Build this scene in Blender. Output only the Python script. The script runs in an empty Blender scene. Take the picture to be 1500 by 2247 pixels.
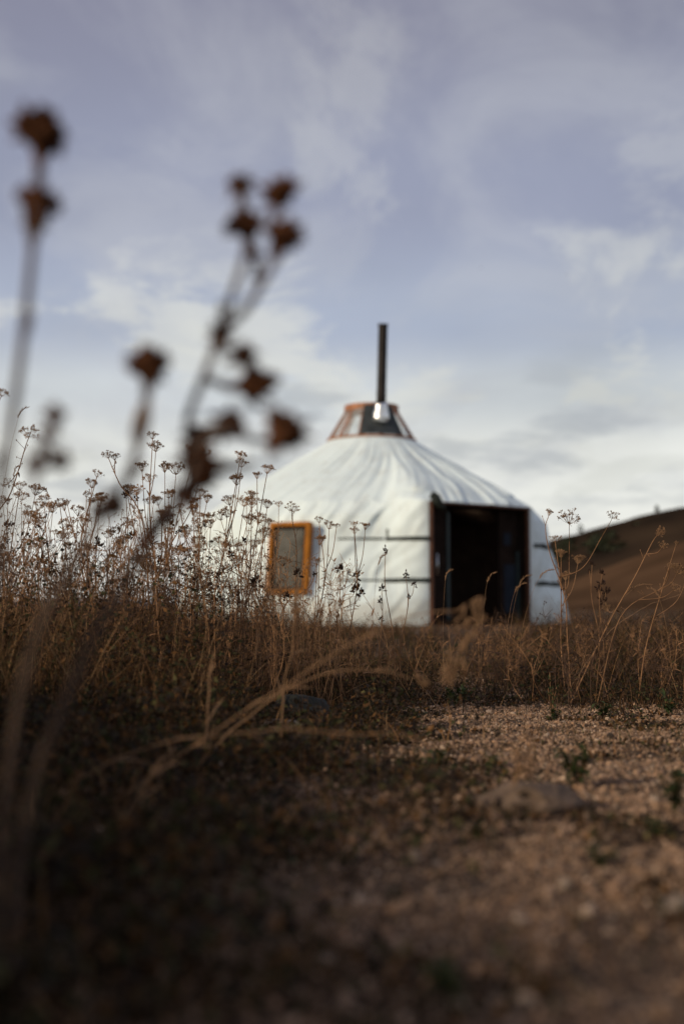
import bpy, math, random
import numpy as np
from mathutils import Vector, Matrix, noise

random.seed(7)
RNG = np.random.default_rng(7)
SC = bpy.context.scene
COL = SC.collection
R = math.radians

# ------------------------------------------------------------------ camera
FPX, CX, CY, HOR = 2800.0, 750.0, 1123.5, 1330.0      # photo pixels
CAM_H = 0.25
ALPHA = math.atan((HOR - CY) / FPX)
CAM = Vector((0, 0, CAM_H))
FWD = Vector((0, math.cos(ALPHA), math.sin(ALPHA)))
UPV = Vector((0, -math.sin(ALPHA), math.cos(ALPHA)))
cam_d = bpy.data.cameras.new('camera')
cam = bpy.data.objects.new('camera', cam_d)
COL.objects.link(cam)
cam.location = CAM
cam.rotation_euler = (math.pi / 2 + ALPHA, 0, 0)
cam_d.sensor_fit = 'VERTICAL'
cam_d.sensor_height = 36.0
cam_d.sensor_width = 24.0
cam_d.lens = 36.0 * FPX / 2247.0
cam_d.clip_start = 0.05
cam_d.clip_end = 8000
cam_d.dof.use_dof = True
cam_d.dof.focus_distance = 3.15
cam_d.dof.aperture_fstop = 2.8
SC.camera = cam

# ------------------------------------------------------------------ world, sun
SUN_EL, SUN_AZ = R(21), R(-122)      # azimuth of the sun measured from +Y to the right: left and behind the camera
sun_dir = Vector((math.sin(SUN_AZ) * math.cos(SUN_EL), math.cos(SUN_AZ) * math.cos(SUN_EL), math.sin(SUN_EL)))
W = bpy.data.worlds.new('World')
SC.world = W
W.use_nodes = True
nt = W.node_tree
nt.nodes.clear()


def nd(tree, typ, **kw):
    n = tree.nodes.new(typ)
    for k, v in kw.items():
        setattr(n, k, v)
    return n


def ramp(tree, stops, interp='LINEAR'):
    n = tree.nodes.new('ShaderNodeValToRGB')
    cr = n.color_ramp
    cr.interpolation = interp
    while len(cr.elements) < len(stops):
        cr.elements.new(0.5)
    for e, (p, c) in zip(cr.elements, stops):
        e.position = p
        e.color = (c[0], c[1], c[2], 1) if hasattr(c, '__len__') else (c, c, c, 1)
    return n


L = nt.links.new
out = nd(nt, 'ShaderNodeOutputWorld')
sky = nd(nt, 'ShaderNodeTexSky', sky_type='NISHITA')
sky.sun_disc = False
sky.sun_elevation = SUN_EL
sky.sun_rotation = SUN_AZ
bg_sky = nd(nt, 'ShaderNodeBackground')
bg_sky.inputs['Strength'].default_value = 0.08
L(sky.outputs[0], bg_sky.inputs['Color'])
tc = nd(nt, 'ShaderNodeTexCoord')
sep = nd(nt, 'ShaderNodeSeparateXYZ')
L(tc.outputs['Generated'], sep.inputs[0])
# overcast veil: colour by elevation, lit and shaded cloud banks by noise on a cloud plane
elev = ramp(nt, [(0.0, (.90, .89, .83)), (.115, (.88, .88, .83)), (.165, (.66, .69, .71)), (.215, (.43, .475, .59)),
                 (.31, (.325, .345, .455)), (.45, (.265, .265, .352)), (1.0, (.24, .24, .32))], 'EASE')
L(sep.outputs['Z'], elev.inputs[0])
zz = nd(nt, 'ShaderNodeMath', operation='MAXIMUM'); zz.inputs[1].default_value = 0.0
L(sep.outputs['Z'], zz.inputs[0])
za = nd(nt, 'ShaderNodeMath', operation='ADD'); za.inputs[1].default_value = 0.14
L(zz.outputs[0], za.inputs[0])
dv = nd(nt, 'ShaderNodeVectorMath', operation='DIVIDE')
cmb = nd(nt, 'ShaderNodeCombineXYZ')
for i in range(3):
    L(za.outputs[0], cmb.inputs[i])
L(tc.outputs['Generated'], dv.inputs[0]); L(cmb.outputs[0], dv.inputs[1])
mp = nd(nt, 'ShaderNodeMapping')
mp.inputs['Rotation'].default_value = (0, 0, R(24))
mp.inputs['Scale'].default_value = (1.0, .62, 0.0)
mp.inputs['Location'].default_value = (4.4, 6.3, 0)
L(dv.outputs[0], mp.inputs[0])
n1 = nd(nt, 'ShaderNodeTexNoise'); n1.inputs['Scale'].default_value = 2.1
n1.inputs['Detail'].default_value = 9; n1.inputs['Roughness'].default_value = .58; n1.inputs['Distortion'].default_value = .35
n2 = nd(nt, 'ShaderNodeTexNoise'); n2.inputs['Scale'].default_value = 1.0
n2.inputs['Detail'].default_value = 5; n2.inputs['Roughness'].default_value = .5
L(mp.outputs[0], n1.inputs['Vector']); L(mp.outputs[0], n2.inputs['Vector'])
c1 = ramp(nt, [(.505, 0.0), (.60, .8), (.70, 1.0)], 'EASE'); L(n1.outputs[0], c1.inputs[0])
# the bright banks stand low in the sky, higher up they thin out
hb = ramp(nt, [(0.0, .5), (.12, .9), (.23, .9), (.31, .32), (.5, .2), (1, .2)]); L(sep.outputs['Z'], hb.inputs[0])
m1 = nd(nt, 'ShaderNodeMath', operation='MULTIPLY'); L(c1.outputs[0], m1.inputs[0]); L(hb.outputs[0], m1.inputs[1])
mixc = nd(nt, 'ShaderNodeMix', data_type='RGBA')
L(m1.outputs[0], mixc.inputs['Factor']); L(elev.outputs[0], mixc.inputs['A'])
mixc.inputs['B'].default_value = (.76, .76, .71, 1)
# thin high veil, drawn out in streaks
mp3 = nd(nt, 'ShaderNodeMapping')
mp3.inputs['Rotation'].default_value = (0, 0, R(-38)); mp3.inputs['Scale'].default_value = (1.7, 1.0, 0)
L(dv.outputs[0], mp3.inputs[0])
n3 = nd(nt, 'ShaderNodeTexNoise'); n3.inputs['Scale'].default_value = 1.5
n3.inputs['Detail'].default_value = 8; n3.inputs['Roughness'].default_value = .55; n3.inputs['Distortion'].default_value = .5
L(mp3.outputs[0], n3.inputs['Vector'])
c3 = ramp(nt, [(.42, 0.0), (.68, .46)], 'EASE'); L(n3.outputs[0], c3.inputs[0])
mixv = nd(nt, 'ShaderNodeMix', data_type='RGBA')
L(c3.outputs[0], mixv.inputs['Factor']); L(mixc.outputs['Result'], mixv.inputs['A'])
mixv.inputs['B'].default_value = (.55, .56, .60, 1)
c2 = ramp(nt, [(.30, .87), (.5, 1.0), (.70, 1.12)]); L(n2.outputs[0], c2.inputs[0])
mul = nd(nt, 'ShaderNodeMix', data_type='RGBA', blend_type='MULTIPLY'); mul.inputs['Factor'].default_value = 1
L(mixv.outputs['Result'], mul.inputs['A']); L(c2.outputs[0], mul.inputs['B'])
# small grey scud low over the horizon
mp4 = nd(nt, 'ShaderNodeMapping'); mp4.inputs['Scale'].default_value = (7, 7, 26); mp4.inputs['Location'].default_value = (8.3, 7.4, 0.2)
L(tc.outputs['Generated'], mp4.inputs[0])
n4 = nd(nt, 'ShaderNodeTexNoise'); n4.inputs['Scale'].default_value = 1.0; n4.inputs['Detail'].default_value = 7; n4.inputs['Roughness'].default_value = .55
L(mp4.outputs[0], n4.inputs['Vector'])
c4 = ramp(nt, [(.56, 0.0), (.68, .55)], 'EASE'); L(n4.outputs[0], c4.inputs[0])
h4 = ramp(nt, [(.05, 0.0), (.09, 1.0), (.16, 1.0), (.21, 0.0)]); L(sep.outputs['Z'], h4.inputs[0])
m4 = nd(nt, 'ShaderNodeMath', operation='MULTIPLY'); L(c4.outputs[0], m4.inputs[0]); L(h4.outputs[0], m4.inputs[1])
mix4 = nd(nt, 'ShaderNodeMix', data_type='RGBA'); L(m4.outputs[0], mix4.inputs['Factor']); L(mul.outputs['Result'], mix4.inputs['A'])
mix4.inputs['B'].default_value = (.42, .44, .47, 1)
bg_c = nd(nt, 'ShaderNodeBackground'); bg_c.inputs['Strength'].default_value = 1.0
L(mix4.outputs['Result'], bg_c.inputs['Color'])
ms = nd(nt, 'ShaderNodeMixShader'); ms.inputs[0].default_value = .86
L(bg_sky.outputs[0], ms.inputs[1]); L(bg_c.outputs[0], ms.inputs[2]); L(ms.outputs[0], out.inputs[0])

sl = bpy.data.lights.new('sun', 'SUN')
sl.energy = 2.9
sl.angle = R(1.2)
sl.color = (1.0, .84, .61)
so = bpy.data.objects.new('sun', sl)
COL.objects.link(so)
so.rotation_euler = (-sun_dir).to_track_quat('-Z', 'Y').to_euler()
so.location = (-5, -5, 8)

vs = SC.view_settings
vs.view_transform = 'Standard'
vs.look = 'None'
vs.exposure = 0.0
vs.gamma = 1.0
vs.use_curve_mapping = False
SC.render.engine = 'CYCLES'
SC.cycles.use_denoising = True
SC.cycles.max_bounces = 6
SC.cycles.transparent_max_bounces = 12


# ------------------------------------------------------------------ helpers
def P(px, py, d):
    """photo pixel + depth along the view axis -> world point"""
    return CAM + FWD * d + Vector((1, 0, 0)) * ((px - CX) / FPX * d) + UPV * ((CY - py) / FPX * d)


def gz(x, y):
    """ground height"""
    a = 0.018 * noise.noise((x * 1.3, y * 1.1, 3.3)) + 0.006 * noise.noise((x * 6, y * 6, 9.1))
    bank = 0.05 * max(0.0, min(1.0, (-.10 - x + .12 * noise.noise((x * 2, y * 2, 1))) / .5)) * max(0, min(1, (y - .2) / .8))
    fade = 1.0 if y < 10 else max(0.0, 1 - (y - 10) / 4)
    return (a + bank) * fade


def ground_at(px, py):
    t = Vector(((px - CX) / FPX, 0, 0)) + FWD + UPV * ((CY - py) / FPX)
    k = -CAM_H / t.z
    p = CAM + t * k
    return Vector((p.x, p.y, gz(p.x, p.y)))


def on_ground(px, d):
    """ground point under pixel column px at view depth d"""
    x = (px - CX) / FPX * d
    y = d * math.cos(ALPHA)
    return Vector((x, y, gz(x, y)))


def mat(name, color, rough=.8, bump=0, bscale=50, var=.25, vscale=8, metal=0, translucent=0, attr=False, spec=.3, objvar=0):
    m = bpy.data.materials.new(name)
    m.use_nodes = True
    t = m.node_tree
    t.nodes.clear()
    o = nd(t, 'ShaderNodeOutputMaterial')
    b = nd(t, 'ShaderNodeBsdfPrincipled')
    b.inputs['Roughness'].default_value = rough
    b.inputs['Metallic'].default_value = metal
    b.inputs['Specular IOR Level'].default_value = spec
    c = nd(t, 'ShaderNodeTexCoord')
    nz = nd(t, 'ShaderNodeTexNoise')
    nz.inputs['Scale'].default_value = vscale
    nz.inputs['Detail'].default_value = 6
    t.links.new(c.outputs['Object'], nz.inputs['Vector'])
    mr = nd(t, 'ShaderNodeMapRange')
    mr.inputs[1].default_value = .3; mr.inputs[2].default_value = .7
    mr.inputs[3].default_value = 1 - var; mr.inputs[4].default_value = 1 + var
    t.links.new(nz.outputs[0], mr.inputs[0])
    val = mr.outputs[0]
    if objvar:
        oi = nd(t, 'ShaderNodeObjectInfo')
        m2 = nd(t, 'ShaderNodeMapRange')
        m2.inputs[3].default_value = 1 - objvar; m2.inputs[4].default_value = 1 + objvar
        t.links.new(oi.outputs['Random'], m2.inputs[0])
        mm = nd(t, 'ShaderNodeMath', operation='MULTIPLY')
        t.links.new(val, mm.inputs[0]); t.links.new(m2.outputs[0], mm.inputs[1])
        val = mm.outputs[0]
    vm = nd(t, 'ShaderNodeVectorMath', operation='SCALE')
    if attr:
        at = nd(t, 'ShaderNodeAttribute', attribute_name='tint')
        t.links.new(at.outputs['Color'], vm.inputs[0])
    else:
        vm.inputs[0].default_value = color
    t.links.new(val, vm.inputs['Scale'])
    t.links.new(vm.outputs[0], b.inputs['Base Color'])
    if bump:
        nb = nd(t, 'ShaderNodeTexNoise')
        nb.inputs['Scale'].default_value = bscale
        nb.inputs['Detail'].default_value = 8
        t.links.new(c.outputs['Object'], nb.inputs['Vector'])
        bp = nd(t, 'ShaderNodeBump')
        bp.inputs['Strength'].default_value = bump
        bp.inputs['Distance'].default_value = .02
        t.links.new(nb.outputs[0], bp.inputs['Height'])
        t.links.new(bp.outputs[0], b.inputs['Normal'])
    last = b.outputs[0]
    if translucent:
        tr = nd(t, 'ShaderNodeBsdfTranslucent')
        t.links.new(vm.outputs[0], tr.inputs[0])
        mx = nd(t, 'ShaderNodeMixShader')
        mx.inputs[0].default_value = translucent
        t.links.new(b.outputs[0], mx.inputs[1]); t.links.new(tr.outputs[0], mx.inputs[2])
        last = mx.outputs[0]
    t.links.new(last, o.inputs[0])
    return m


class MB:
    """collects shapes for one mesh"""
    def __init__(self):
        self.v, self.f = [], []

    def tube(self, pts, rad, n=5, cap=True):
        pts = [Vector(p) for p in pts]
        if not hasattr(rad, '__len__'):
            rad = [rad] * len(pts)
        b = len(self.v)
        for i, p in enumerate(pts):
            d = (pts[min(i + 1, len(pts) - 1)] - pts[max(i - 1, 0)])
            d = d.normalized() if d.length > 1e-9 else Vector((0, 0, 1))
            a = d.cross(Vector((0, 1, 0)) if abs(d.y) < .8 else Vector((1, 0, 0))).normalized()
            c = d.cross(a)
            for k in range(n):
                t = 2 * math.pi * k / n
                self.v.append(p + (a * math.cos(t) + c * math.sin(t)) * rad[i])
        for i in range(len(pts) - 1):
            for k in range(n):
                self.f.append((b + i * n + k, b + i * n + (k + 1) % n, b + (i + 1) * n + (k + 1) % n, b + (i + 1) * n + k))
        if cap:
            self.f.append(tuple(b + k for k in range(n))[::-1])
            self.f.append(tuple(b + (len(pts) - 1) * n + k for k in range(n)))

    def box(self, c, ax, ay, az):
        """centre and three half-extent vectors"""
        c, ax, ay, az = map(Vector, (c, ax, ay, az))
        b = len(self.v)
        for s in ((-1, -1, -1), (1, -1, -1), (1, 1, -1), (-1, 1, -1), (-1, -1, 1), (1, -1, 1), (1, 1, 1), (-1, 1, 1)):
            self.v.append(c + ax * s[0] + ay * s[1] + az * s[2])
        for q in ((0, 3, 2, 1), (4, 5, 6, 7), (0, 1, 5, 4), (1, 2, 6, 5), (2, 3, 7, 6), (3, 0, 4, 7)):
            self.f.append(tuple(b + i for i in q))

    def spindle(self, p, d, ln, r, n=5, belly=.4):
        p, d = Vector(p), Vector(d).normalized()
        self.tube([p, p + d * ln * belly * .4, p + d * ln * belly, p + d * ln * .8, p + d * ln],
                  [r * .25, r * .8, r, r * .55, r * .08], n, False)

    def seed(self, p, r, st=1.5, d=(0, 0, 1)):
        """octahedron seed stretched along d"""
        p, d = Vector(p), Vector(d).normalized()
        a = d.orthogonal().normalized(); c = d.cross(a)
        b = len(self.v)
        self.v += [p - d * r * st, p + a * r, p + c * r, p - a * r, p - c * r, p + d * r * st]
        for i in range(4):
            j = (i + 1) % 4
            self.f.append((b, b + 1 + j, b + 1 + i)); self.f.append((b + 5, b + 1 + i, b + 1 + j))

    def leaf(self, p, d, up, ln, w, curl=.2, seg=4):
        p, d, up = Vector(p), Vector(d).normalized(), Vector(up).normalized()
        s = d.cross(up).normalized(); up = s.cross(d)
        b = len(self.v)
        for i in range(seg + 1):
            t = i / seg
            ww = w * math.sin(math.pi * (t * .88 + .08)) ** .8
            q = p + d * ln * t + up * (-curl * ln * t * t)
            self.v += [q - s * ww, q + up * ww * -.25, q + s * ww]
        for i in range(seg):
            for k in range(2):
                j = b + i * 3 + k
                self.f.append((j, j + 1, j + 4, j + 3))

    def mesh(self, name, off=(0, 0, 0), smooth=True):
        me = bpy.data.meshes.new(name)
        o = Vector(off)
        me.from_pydata([tuple(Vector(v) - o) for v in self.v], [], self.f)
        if smooth:
            me.polygons.foreach_set('use_smooth', [True] * len(me.polygons))
        me.update()
        return me


def thing(name, loc, label, cat, group=None):
    o = bpy.data.objects.new(name, None)
    o.empty_display_size = .05
    COL.objects.link(o)
    o.location = loc
    o['label'] = label
    o['category'] = cat
    if group:
        o['group'] = group
    return o


def root_loc(o):
    while o.parent:
        o = o.parent
    return o.location.copy()


def part(name, mb, m, parent, smooth=True, label=None):
    me = mb.mesh(name, root_loc(parent), smooth)
    me.materials.append(m)
    o = bpy.data.objects.new(name, me)
    COL.objects.link(o)
    o.parent = parent
    if label:
        o['label'] = label
    return o


def solo(name, mb, m, loc, label, cat, group=None, smooth=True):
    me = mb.mesh(name, loc, smooth)
    me.materials.append(m)
    o = bpy.data.objects.new(name, me)
    COL.objects.link(o)
    o.location = loc
    o['label'] = label
    o['category'] = cat
    if group:
        o['group'] = group
    return o


def np_mesh(name, verts, loops, nper, m, kind, tint=None, smooth=True, label=None, cat=None):
    """large meshes straight from arrays; all faces have nper corners"""
    me = bpy.data.meshes.new(name)
    verts = np.asarray(verts, np.float32).reshape(-1, 3)
    loops = np.asarray(loops, np.int32).ravel()
    nf = len(loops) // nper
    me.vertices.add(len(verts)); me.vertices.foreach_set('co', verts.ravel())
    me.loops.add(len(loops)); me.loops.foreach_set('vertex_index', loops)
    me.polygons.add(nf)
    me.polygons.foreach_set('loop_start', np.arange(nf, dtype=np.int32) * nper)
    me.polygons.foreach_set('use_smooth', np.full(nf, smooth))
    me.update(calc_edges=True)
    if tint is not None:
        a = me.attributes.new('tint', 'FLOAT_COLOR', 'POINT')
        c = np.ones((len(verts), 4), np.float32); c[:, :3] = tint
        a.data.foreach_set('color', c.ravel())
    me.materials.append(m)
    o = bpy.data.objects.new(name, me)
    COL.objects.link(o)
    o['kind'] = kind
    if label:
        o['label'] = label
    if cat:
        o['category'] = cat
    return o


def spline(pts, n=6):
    """Catmull-Rom through the points"""
    pts = [Vector(p) for p in pts]
    q = [pts[0] * 2 - pts[1]] + pts + [pts[-1] * 2 - pts[-2]]
    res = []
    for i in range(1, len(q) - 2):
        for k in range(n):
            t = k / n
            a, b, c, d = q[i - 1], q[i], q[i + 1], q[i + 2]
            res.append(.5 * ((2 * b) + (c - a) * t + (2 * a - 5 * b + 4 * c - d) * t * t + (3 * b - a - 3 * c + d) * t ** 3))
    res.append(pts[-1])
    return res


def lerp(a, b, t):
    return a + (b - a) * t


# ------------------------------------------------------------------ materials
def ground_material():
    m = bpy.data.materials.new('soil')
    m.use_nodes = True
    t = m.node_tree
    b = t.nodes['Principled BSDF']
    b.inputs['Roughness'].default_value = .95
    b.inputs['Specular IOR Level'].default_value = .1
    c = nd(t, 'ShaderNodeTexCoord')
    na = nd(t, 'ShaderNodeTexNoise'); na.inputs['Scale'].default_value = 1.7; na.inputs['Detail'].default_value = 8
    nb = nd(t, 'ShaderNodeTexNoise'); nb.inputs['Scale'].default_value = 160; nb.inputs['Detail'].default_value = 4
    nc = nd(t, 'ShaderNodeTexNoise'); nc.inputs['Scale'].default_value = .05; nc.inputs['Detail'].default_value = 6
    for n in (na, nb, nc):
        t.links.new(c.outputs['Object'], n.inputs['Vector'])
    ra = ramp(t, [(.35, (.085, .055, .036)), (.65, (.17, .115, .078))])
    rb = ramp(t, [(.3, .55), (.7, 1.25)])
    rc = ramp(t, [(.4, (.8, .8, .8)), (.6, (1.1, 1.0, .9))])
    t.links.new(na.outputs[0], ra.inputs[0]); t.links.new(nb.outputs[0], rb.inputs[0]); t.links.new(nc.outputs[0], rc.inputs[0])
    x1 = nd(t, 'ShaderNodeMix', data_type='RGBA', blend_type='MULTIPLY'); x1.inputs['Factor'].default_value = 1
    x2 = nd(t, 'ShaderNodeMix', data_type='RGBA', blend_type='MULTIPLY'); x2.inputs['Factor'].default_value = 1
    t.links.new(ra.outputs[0], x1.inputs['A']); t.links.new(rb.outputs[0], x1.inputs['B'])
    t.links.new(x1.outputs['Result'], x2.inputs['A']); t.links.new(rc.outputs[0], x2.inputs['B'])
    t.links.new(x2.outputs['Result'], b.inputs['Base Color'])
    bp = nd(t, 'ShaderNodeBump'); bp.inputs['Strength'].default_value = .8; bp.inputs['Distance'].default_value = .004
    t.links.new(nb.outputs[0], bp.inputs['Height']); t.links.new(bp.outputs[0], b.inputs['Normal'])
    return m


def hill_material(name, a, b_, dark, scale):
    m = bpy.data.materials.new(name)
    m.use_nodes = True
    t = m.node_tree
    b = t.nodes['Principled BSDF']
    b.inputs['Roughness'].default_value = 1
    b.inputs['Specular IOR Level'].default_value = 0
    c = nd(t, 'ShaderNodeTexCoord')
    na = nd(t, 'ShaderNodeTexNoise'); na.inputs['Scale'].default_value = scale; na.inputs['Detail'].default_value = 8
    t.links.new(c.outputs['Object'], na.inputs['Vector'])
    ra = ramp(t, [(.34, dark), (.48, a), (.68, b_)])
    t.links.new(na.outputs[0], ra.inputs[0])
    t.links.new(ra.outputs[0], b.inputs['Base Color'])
    return m


M_soil = ground_material()
M_hill = hill_material('hill_scrub', (.034, .023, .016), (.048, .032, .021), (.017, .013, .010), .05)
M_slope = hill_material('slope_grass', (.085, .049, .029), (.112, .066, .039), (.062, .037, .022), .09)
M_stone = mat('gravel_stone', None, .9, var=.25, vscale=300, attr=True, spec=.15)
M_blade = mat('grass_blade', None, .75, var=.2, vscale=30, attr=True, translucent=.3, spec=.15)
M_leaf = mat('small_leaf', None, .7, var=.25, vscale=60, attr=True, translucent=.25, spec=.2)
M_umbel = mat('dry_umbel', (.30, .175, .095), .85, var=.25, vscale=60, translucent=.15, objvar=.25, spec=.1)
M_stem = mat('dry_stem', (.22, .115, .056), .75, var=.3, vscale=40, objvar=.25, spec=.2)
M_dark = mat('dark_seed', (.040, .023, .016), .9, var=.4, vscale=150, objvar=.2, spec=.1)
M_fghead = mat('brown_bract', (.105, .043, .020), .9, var=.5, vscale=90, objvar=.3, spec=.1, translucent=.2)
M_fgstem = mat('grey_brown_stem', (.085, .055, .040), .8, var=.3, vscale=40, spec=.2)
M_fgleaf = mat('ochre_leaf', (.30, .15, .05), .8, var=.3, vscale=40, translucent=.3)
M_straw = mat('straw', (.29, .165, .085), .75, var=.25, vscale=50, translucent=.2, objvar=.1)
M_canvas = mat('white_canvas', (.72, .82, .84), .75, bump=.12, bscale=45, var=.045, vscale=2.2, spec=.25)
def weather_canvas(m):
    """faint water stains and a dusty, splashed foot"""
    t = m.node_tree
    b = next(n for n in t.nodes if n.type == 'BSDF_PRINCIPLED')
    src = b.inputs['Base Color'].links[0].from_socket
    c = nd(t, 'ShaderNodeTexCoord')
    mpn = nd(t, 'ShaderNodeMapping'); mpn.inputs['Scale'].default_value = (3.5, 3.5, .9)
    t.links.new(c.outputs['Object'], mpn.inputs[0])
    nz = nd(t, 'ShaderNodeTexNoise'); nz.inputs['Scale'].default_value = 1.6; nz.inputs['Detail'].default_value = 8; nz.inputs['Roughness'].default_value = .65
    t.links.new(mpn.outputs[0], nz.inputs['Vector'])
    rr = ramp(t, [(.50, 0.0), (.72, .34)]); t.links.new(nz.outputs[0], rr.inputs[0])
    sp = nd(t, 'ShaderNodeSeparateXYZ'); t.links.new(c.outputs['Object'], sp.inputs[0])
    n2_ = nd(t, 'ShaderNodeTexNoise'); n2_.inputs['Scale'].default_value = 5; n2_.inputs['Detail'].default_value = 6
    t.links.new(c.outputs['Object'], n2_.inputs['Vector'])
    ad = nd(t, 'ShaderNodeMath', operation='MULTIPLY_ADD'); ad.inputs[1].default_value = -.5
    t.links.new(n2_.outputs[0], ad.inputs[0]); t.links.new(sp.outputs['Z'], ad.inputs[2])
    r2 = ramp(t, [(0.0, .55), (.14, 0.0)]); t.links.new(ad.outputs[0], r2.inputs[0])
    mx_ = nd(t, 'ShaderNodeMath', operation='MAXIMUM'); t.links.new(rr.outputs[0], mx_.inputs[0]); t.links.new(r2.outputs[0], mx_.inputs[1])
    x = nd(t, 'ShaderNodeMix', data_type='RGBA'); t.links.new(mx_.outputs[0], x.inputs['Factor'])
    t.links.new(src, x.inputs['A']); x.inputs['B'].default_value = (.42, .40, .34, 1)
    t.links.new(x.outputs['Result'], b.inputs['Base Color'])


weather_canvas(M_canvas)
M_lining = mat('brown_felt', (.22, .15, .12), .95, var=.2, vscale=6)
M_wood = mat('brown_wood', (.095, .038, .020), .6, bump=.2, bscale=30, var=.3, vscale=9)
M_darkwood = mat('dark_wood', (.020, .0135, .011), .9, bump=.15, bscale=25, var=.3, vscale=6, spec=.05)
M_orange = mat('orange_wood', (.33, .115, .006), .8, bump=.15, bscale=35, var=.2, vscale=8)
M_crown = mat('crown_wood', (.34, .145, .07), .55, bump=.15, bscale=35, var=.25, vscale=8)
M_teal = mat('teal_trim', (.035, .052, .054), .5, var=.15, vscale=10)
M_strap = mat('dark_strap', (.020, .026, .022), .8, bump=.2, bscale=90, var=.25, vscale=30)
M_sheet = mat('dark_sheet_metal', (.055, .062, .062), .5, bump=.15, bscale=12, var=.35, vscale=6, metal=.6)
M_pipe = mat('sooty_pipe', (.022, .017, .015), .6, var=.35, vscale=6, metal=.3)
M_silver = mat('silver_foil', (.78, .79, .80), .28, bump=.5, bscale=16, var=.08, vscale=10, metal=1)
M_rock = mat('granite', (.13, .088, .062), .9, bump=.6, bscale=60, var=.4, vscale=35)
M_pale = mat('pale_granite', (.26, .20, .155), .9, bump=.6, bscale=60, var=.35, vscale=35)
M_block = mat('mossy_block', (.031, .032, .027), .9, bump=.6, bscale=40, var=.4, vscale=25)
M_green = mat('green_leaf', (.045, .062, .018), .7, var=.35, vscale=60, translucent=.25, objvar=.25)
M_bark = mat('bark', (.06, .04, .03), .9)
M_tree = mat('far_foliage', (.030, .034, .016), .9, var=.3, vscale=1)
M_bird = mat('bird_plumage', (.02, .02, .02), .8)


def pane_material(name, tint, opacity):
    m = bpy.data.materials.new(name)
    m.use_nodes = True
    t = m.node_tree
    t.nodes.clear()
    o = nd(t, 'ShaderNodeOutputMaterial')
    tr = nd(t, 'ShaderNodeBsdfTransparent'); tr.inputs[0].default_value = (.93, .95, .95, 1)
    b = nd(t, 'ShaderNodeBsdfPrincipled')
    b.inputs['Base Color'].default_value = (*tint, 1)
    b.inputs['Roughness'].default_value = .3
    b.inputs['Specular IOR Level'].default_value = .25
    nz = nd(t, 'ShaderNodeTexNoise'); nz.inputs['Scale'].default_value = 9; nz.inputs['Detail'].default_value = 5
    c = nd(t, 'ShaderNodeTexCoord'); t.links.new(c.outputs['Object'], nz.inputs['Vector'])
    rr = ramp(t, [(.3, max(0, opacity - .12)), (.7, min(1, opacity + .12))]); t.links.new(nz.outputs[0], rr.inputs[0])
    x = nd(t, 'ShaderNodeMixShader')
    t.links.new(rr.outputs[0], x.inputs[0]); t.links.new(tr.outputs[0], x.inputs[1]); t.links.new(b.outputs[0], x.inputs[2])
    t.links.new(x.outputs[0], o.inputs[0])
    return m


M_film = pane_material('clear_film', (.75, .77, .76), .22)
M_glass = pane_material('dark_glass', (.035, .03, .026), .25)

# ------------------------------------------------------------------ ground, one sheet to the horizon
xs = np.concatenate([-np.geomspace(1500, 3.2, 26), np.linspace(-3, 3, 151), np.geomspace(3.2, 1500, 26)])
ys = np.concatenate([[-300, -80, -25, -8, -3, -1.2], np.linspace(-.4, 6.5, 174), np.geomspace(6.7, 4000, 50)])
V = np.array([(x, y, gz(x, y)) for y in ys for x in xs])
nx = len(xs)
F = [(j * nx + i, j * nx + i + 1, (j + 1) * nx + i + 1, (j + 1) * nx + i) for j in range(len(ys) - 1) for i in range(nx - 1)]
np_mesh('ground', V, F, 4, M_soil, 'structure')


# hills: heightfields whose crest follows the photographed skyline
def hill(name, crest, depth_front, depth_crest, depth_back, m, rough, seed, rows=40):
    """crest: (pixel x, pixel y) of the skyline as it stands at depth_crest"""
    cols = []
    for i in range(len(crest) - 1):
        for k in range(14):
            t = k / 14
            cols.append((lerp(crest[i][0], crest[i + 1][0], t), lerp(crest[i][1], crest[i + 1][1], t)))
    cols.append(crest[-1])
    V, F = [], []
    for (px, py) in cols:
        top = P(px, py, depth_crest)
        h = top.z
        for j in range(rows + 1):
            t = j / rows
            y = lerp(depth_front, depth_back, t)
            s = (y - depth_front) / (depth_crest - depth_front)
            if s < 1:
                k = s * s * (3 - 2 * s) * .55 + s * .45
            else:
                q = (depth_back - y) / (depth_back - depth_crest)
                k = q * q * (3 - 2 * q)
            x = top.x
            z = h * k
            z += k * rough * (noise.fractal((x * .03 + seed, y * .03, seed), 1, 2, 5))
            V.append((x, y, z - .6 * (1 - min(1, k * 6))))
    n = rows + 1
    for i in range(len(cols) - 1):
        for j in range(rows):
            F.append((i * n + j, (i + 1) * n + j, (i + 1) * n + j + 1, i * n + j + 1))
    return np_mesh(name, V, F, 4, m, 'structure')


hill('hill', [(760, 1345), (900, 1300), (1050, 1246), (1150, 1208), (1215, 1186), (1300, 1160), (1400, 1132), (1500, 1110),
              (1700, 1060), (2000, 1010), (2400, 1000)], 190, 300, 480, M_hill, 1.6, 4.0)
hill('slope', [(960, 1345), (1100, 1325), (1240, 1288), (1330, 1250), (1420, 1215), (1500, 1190), (1650, 1145), (1900, 1100),
               (2300, 1080)], 60, 130, 200, M_slope, .35, 9.0)
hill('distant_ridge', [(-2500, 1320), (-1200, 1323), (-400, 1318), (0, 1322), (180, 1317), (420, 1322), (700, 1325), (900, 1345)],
     1300, 1900, 2600, hill_material('ridge_haze', (.16, .18, .22), (.19, .21, .25), (.14, .16, .20), .004), 4, 2.0)


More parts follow.
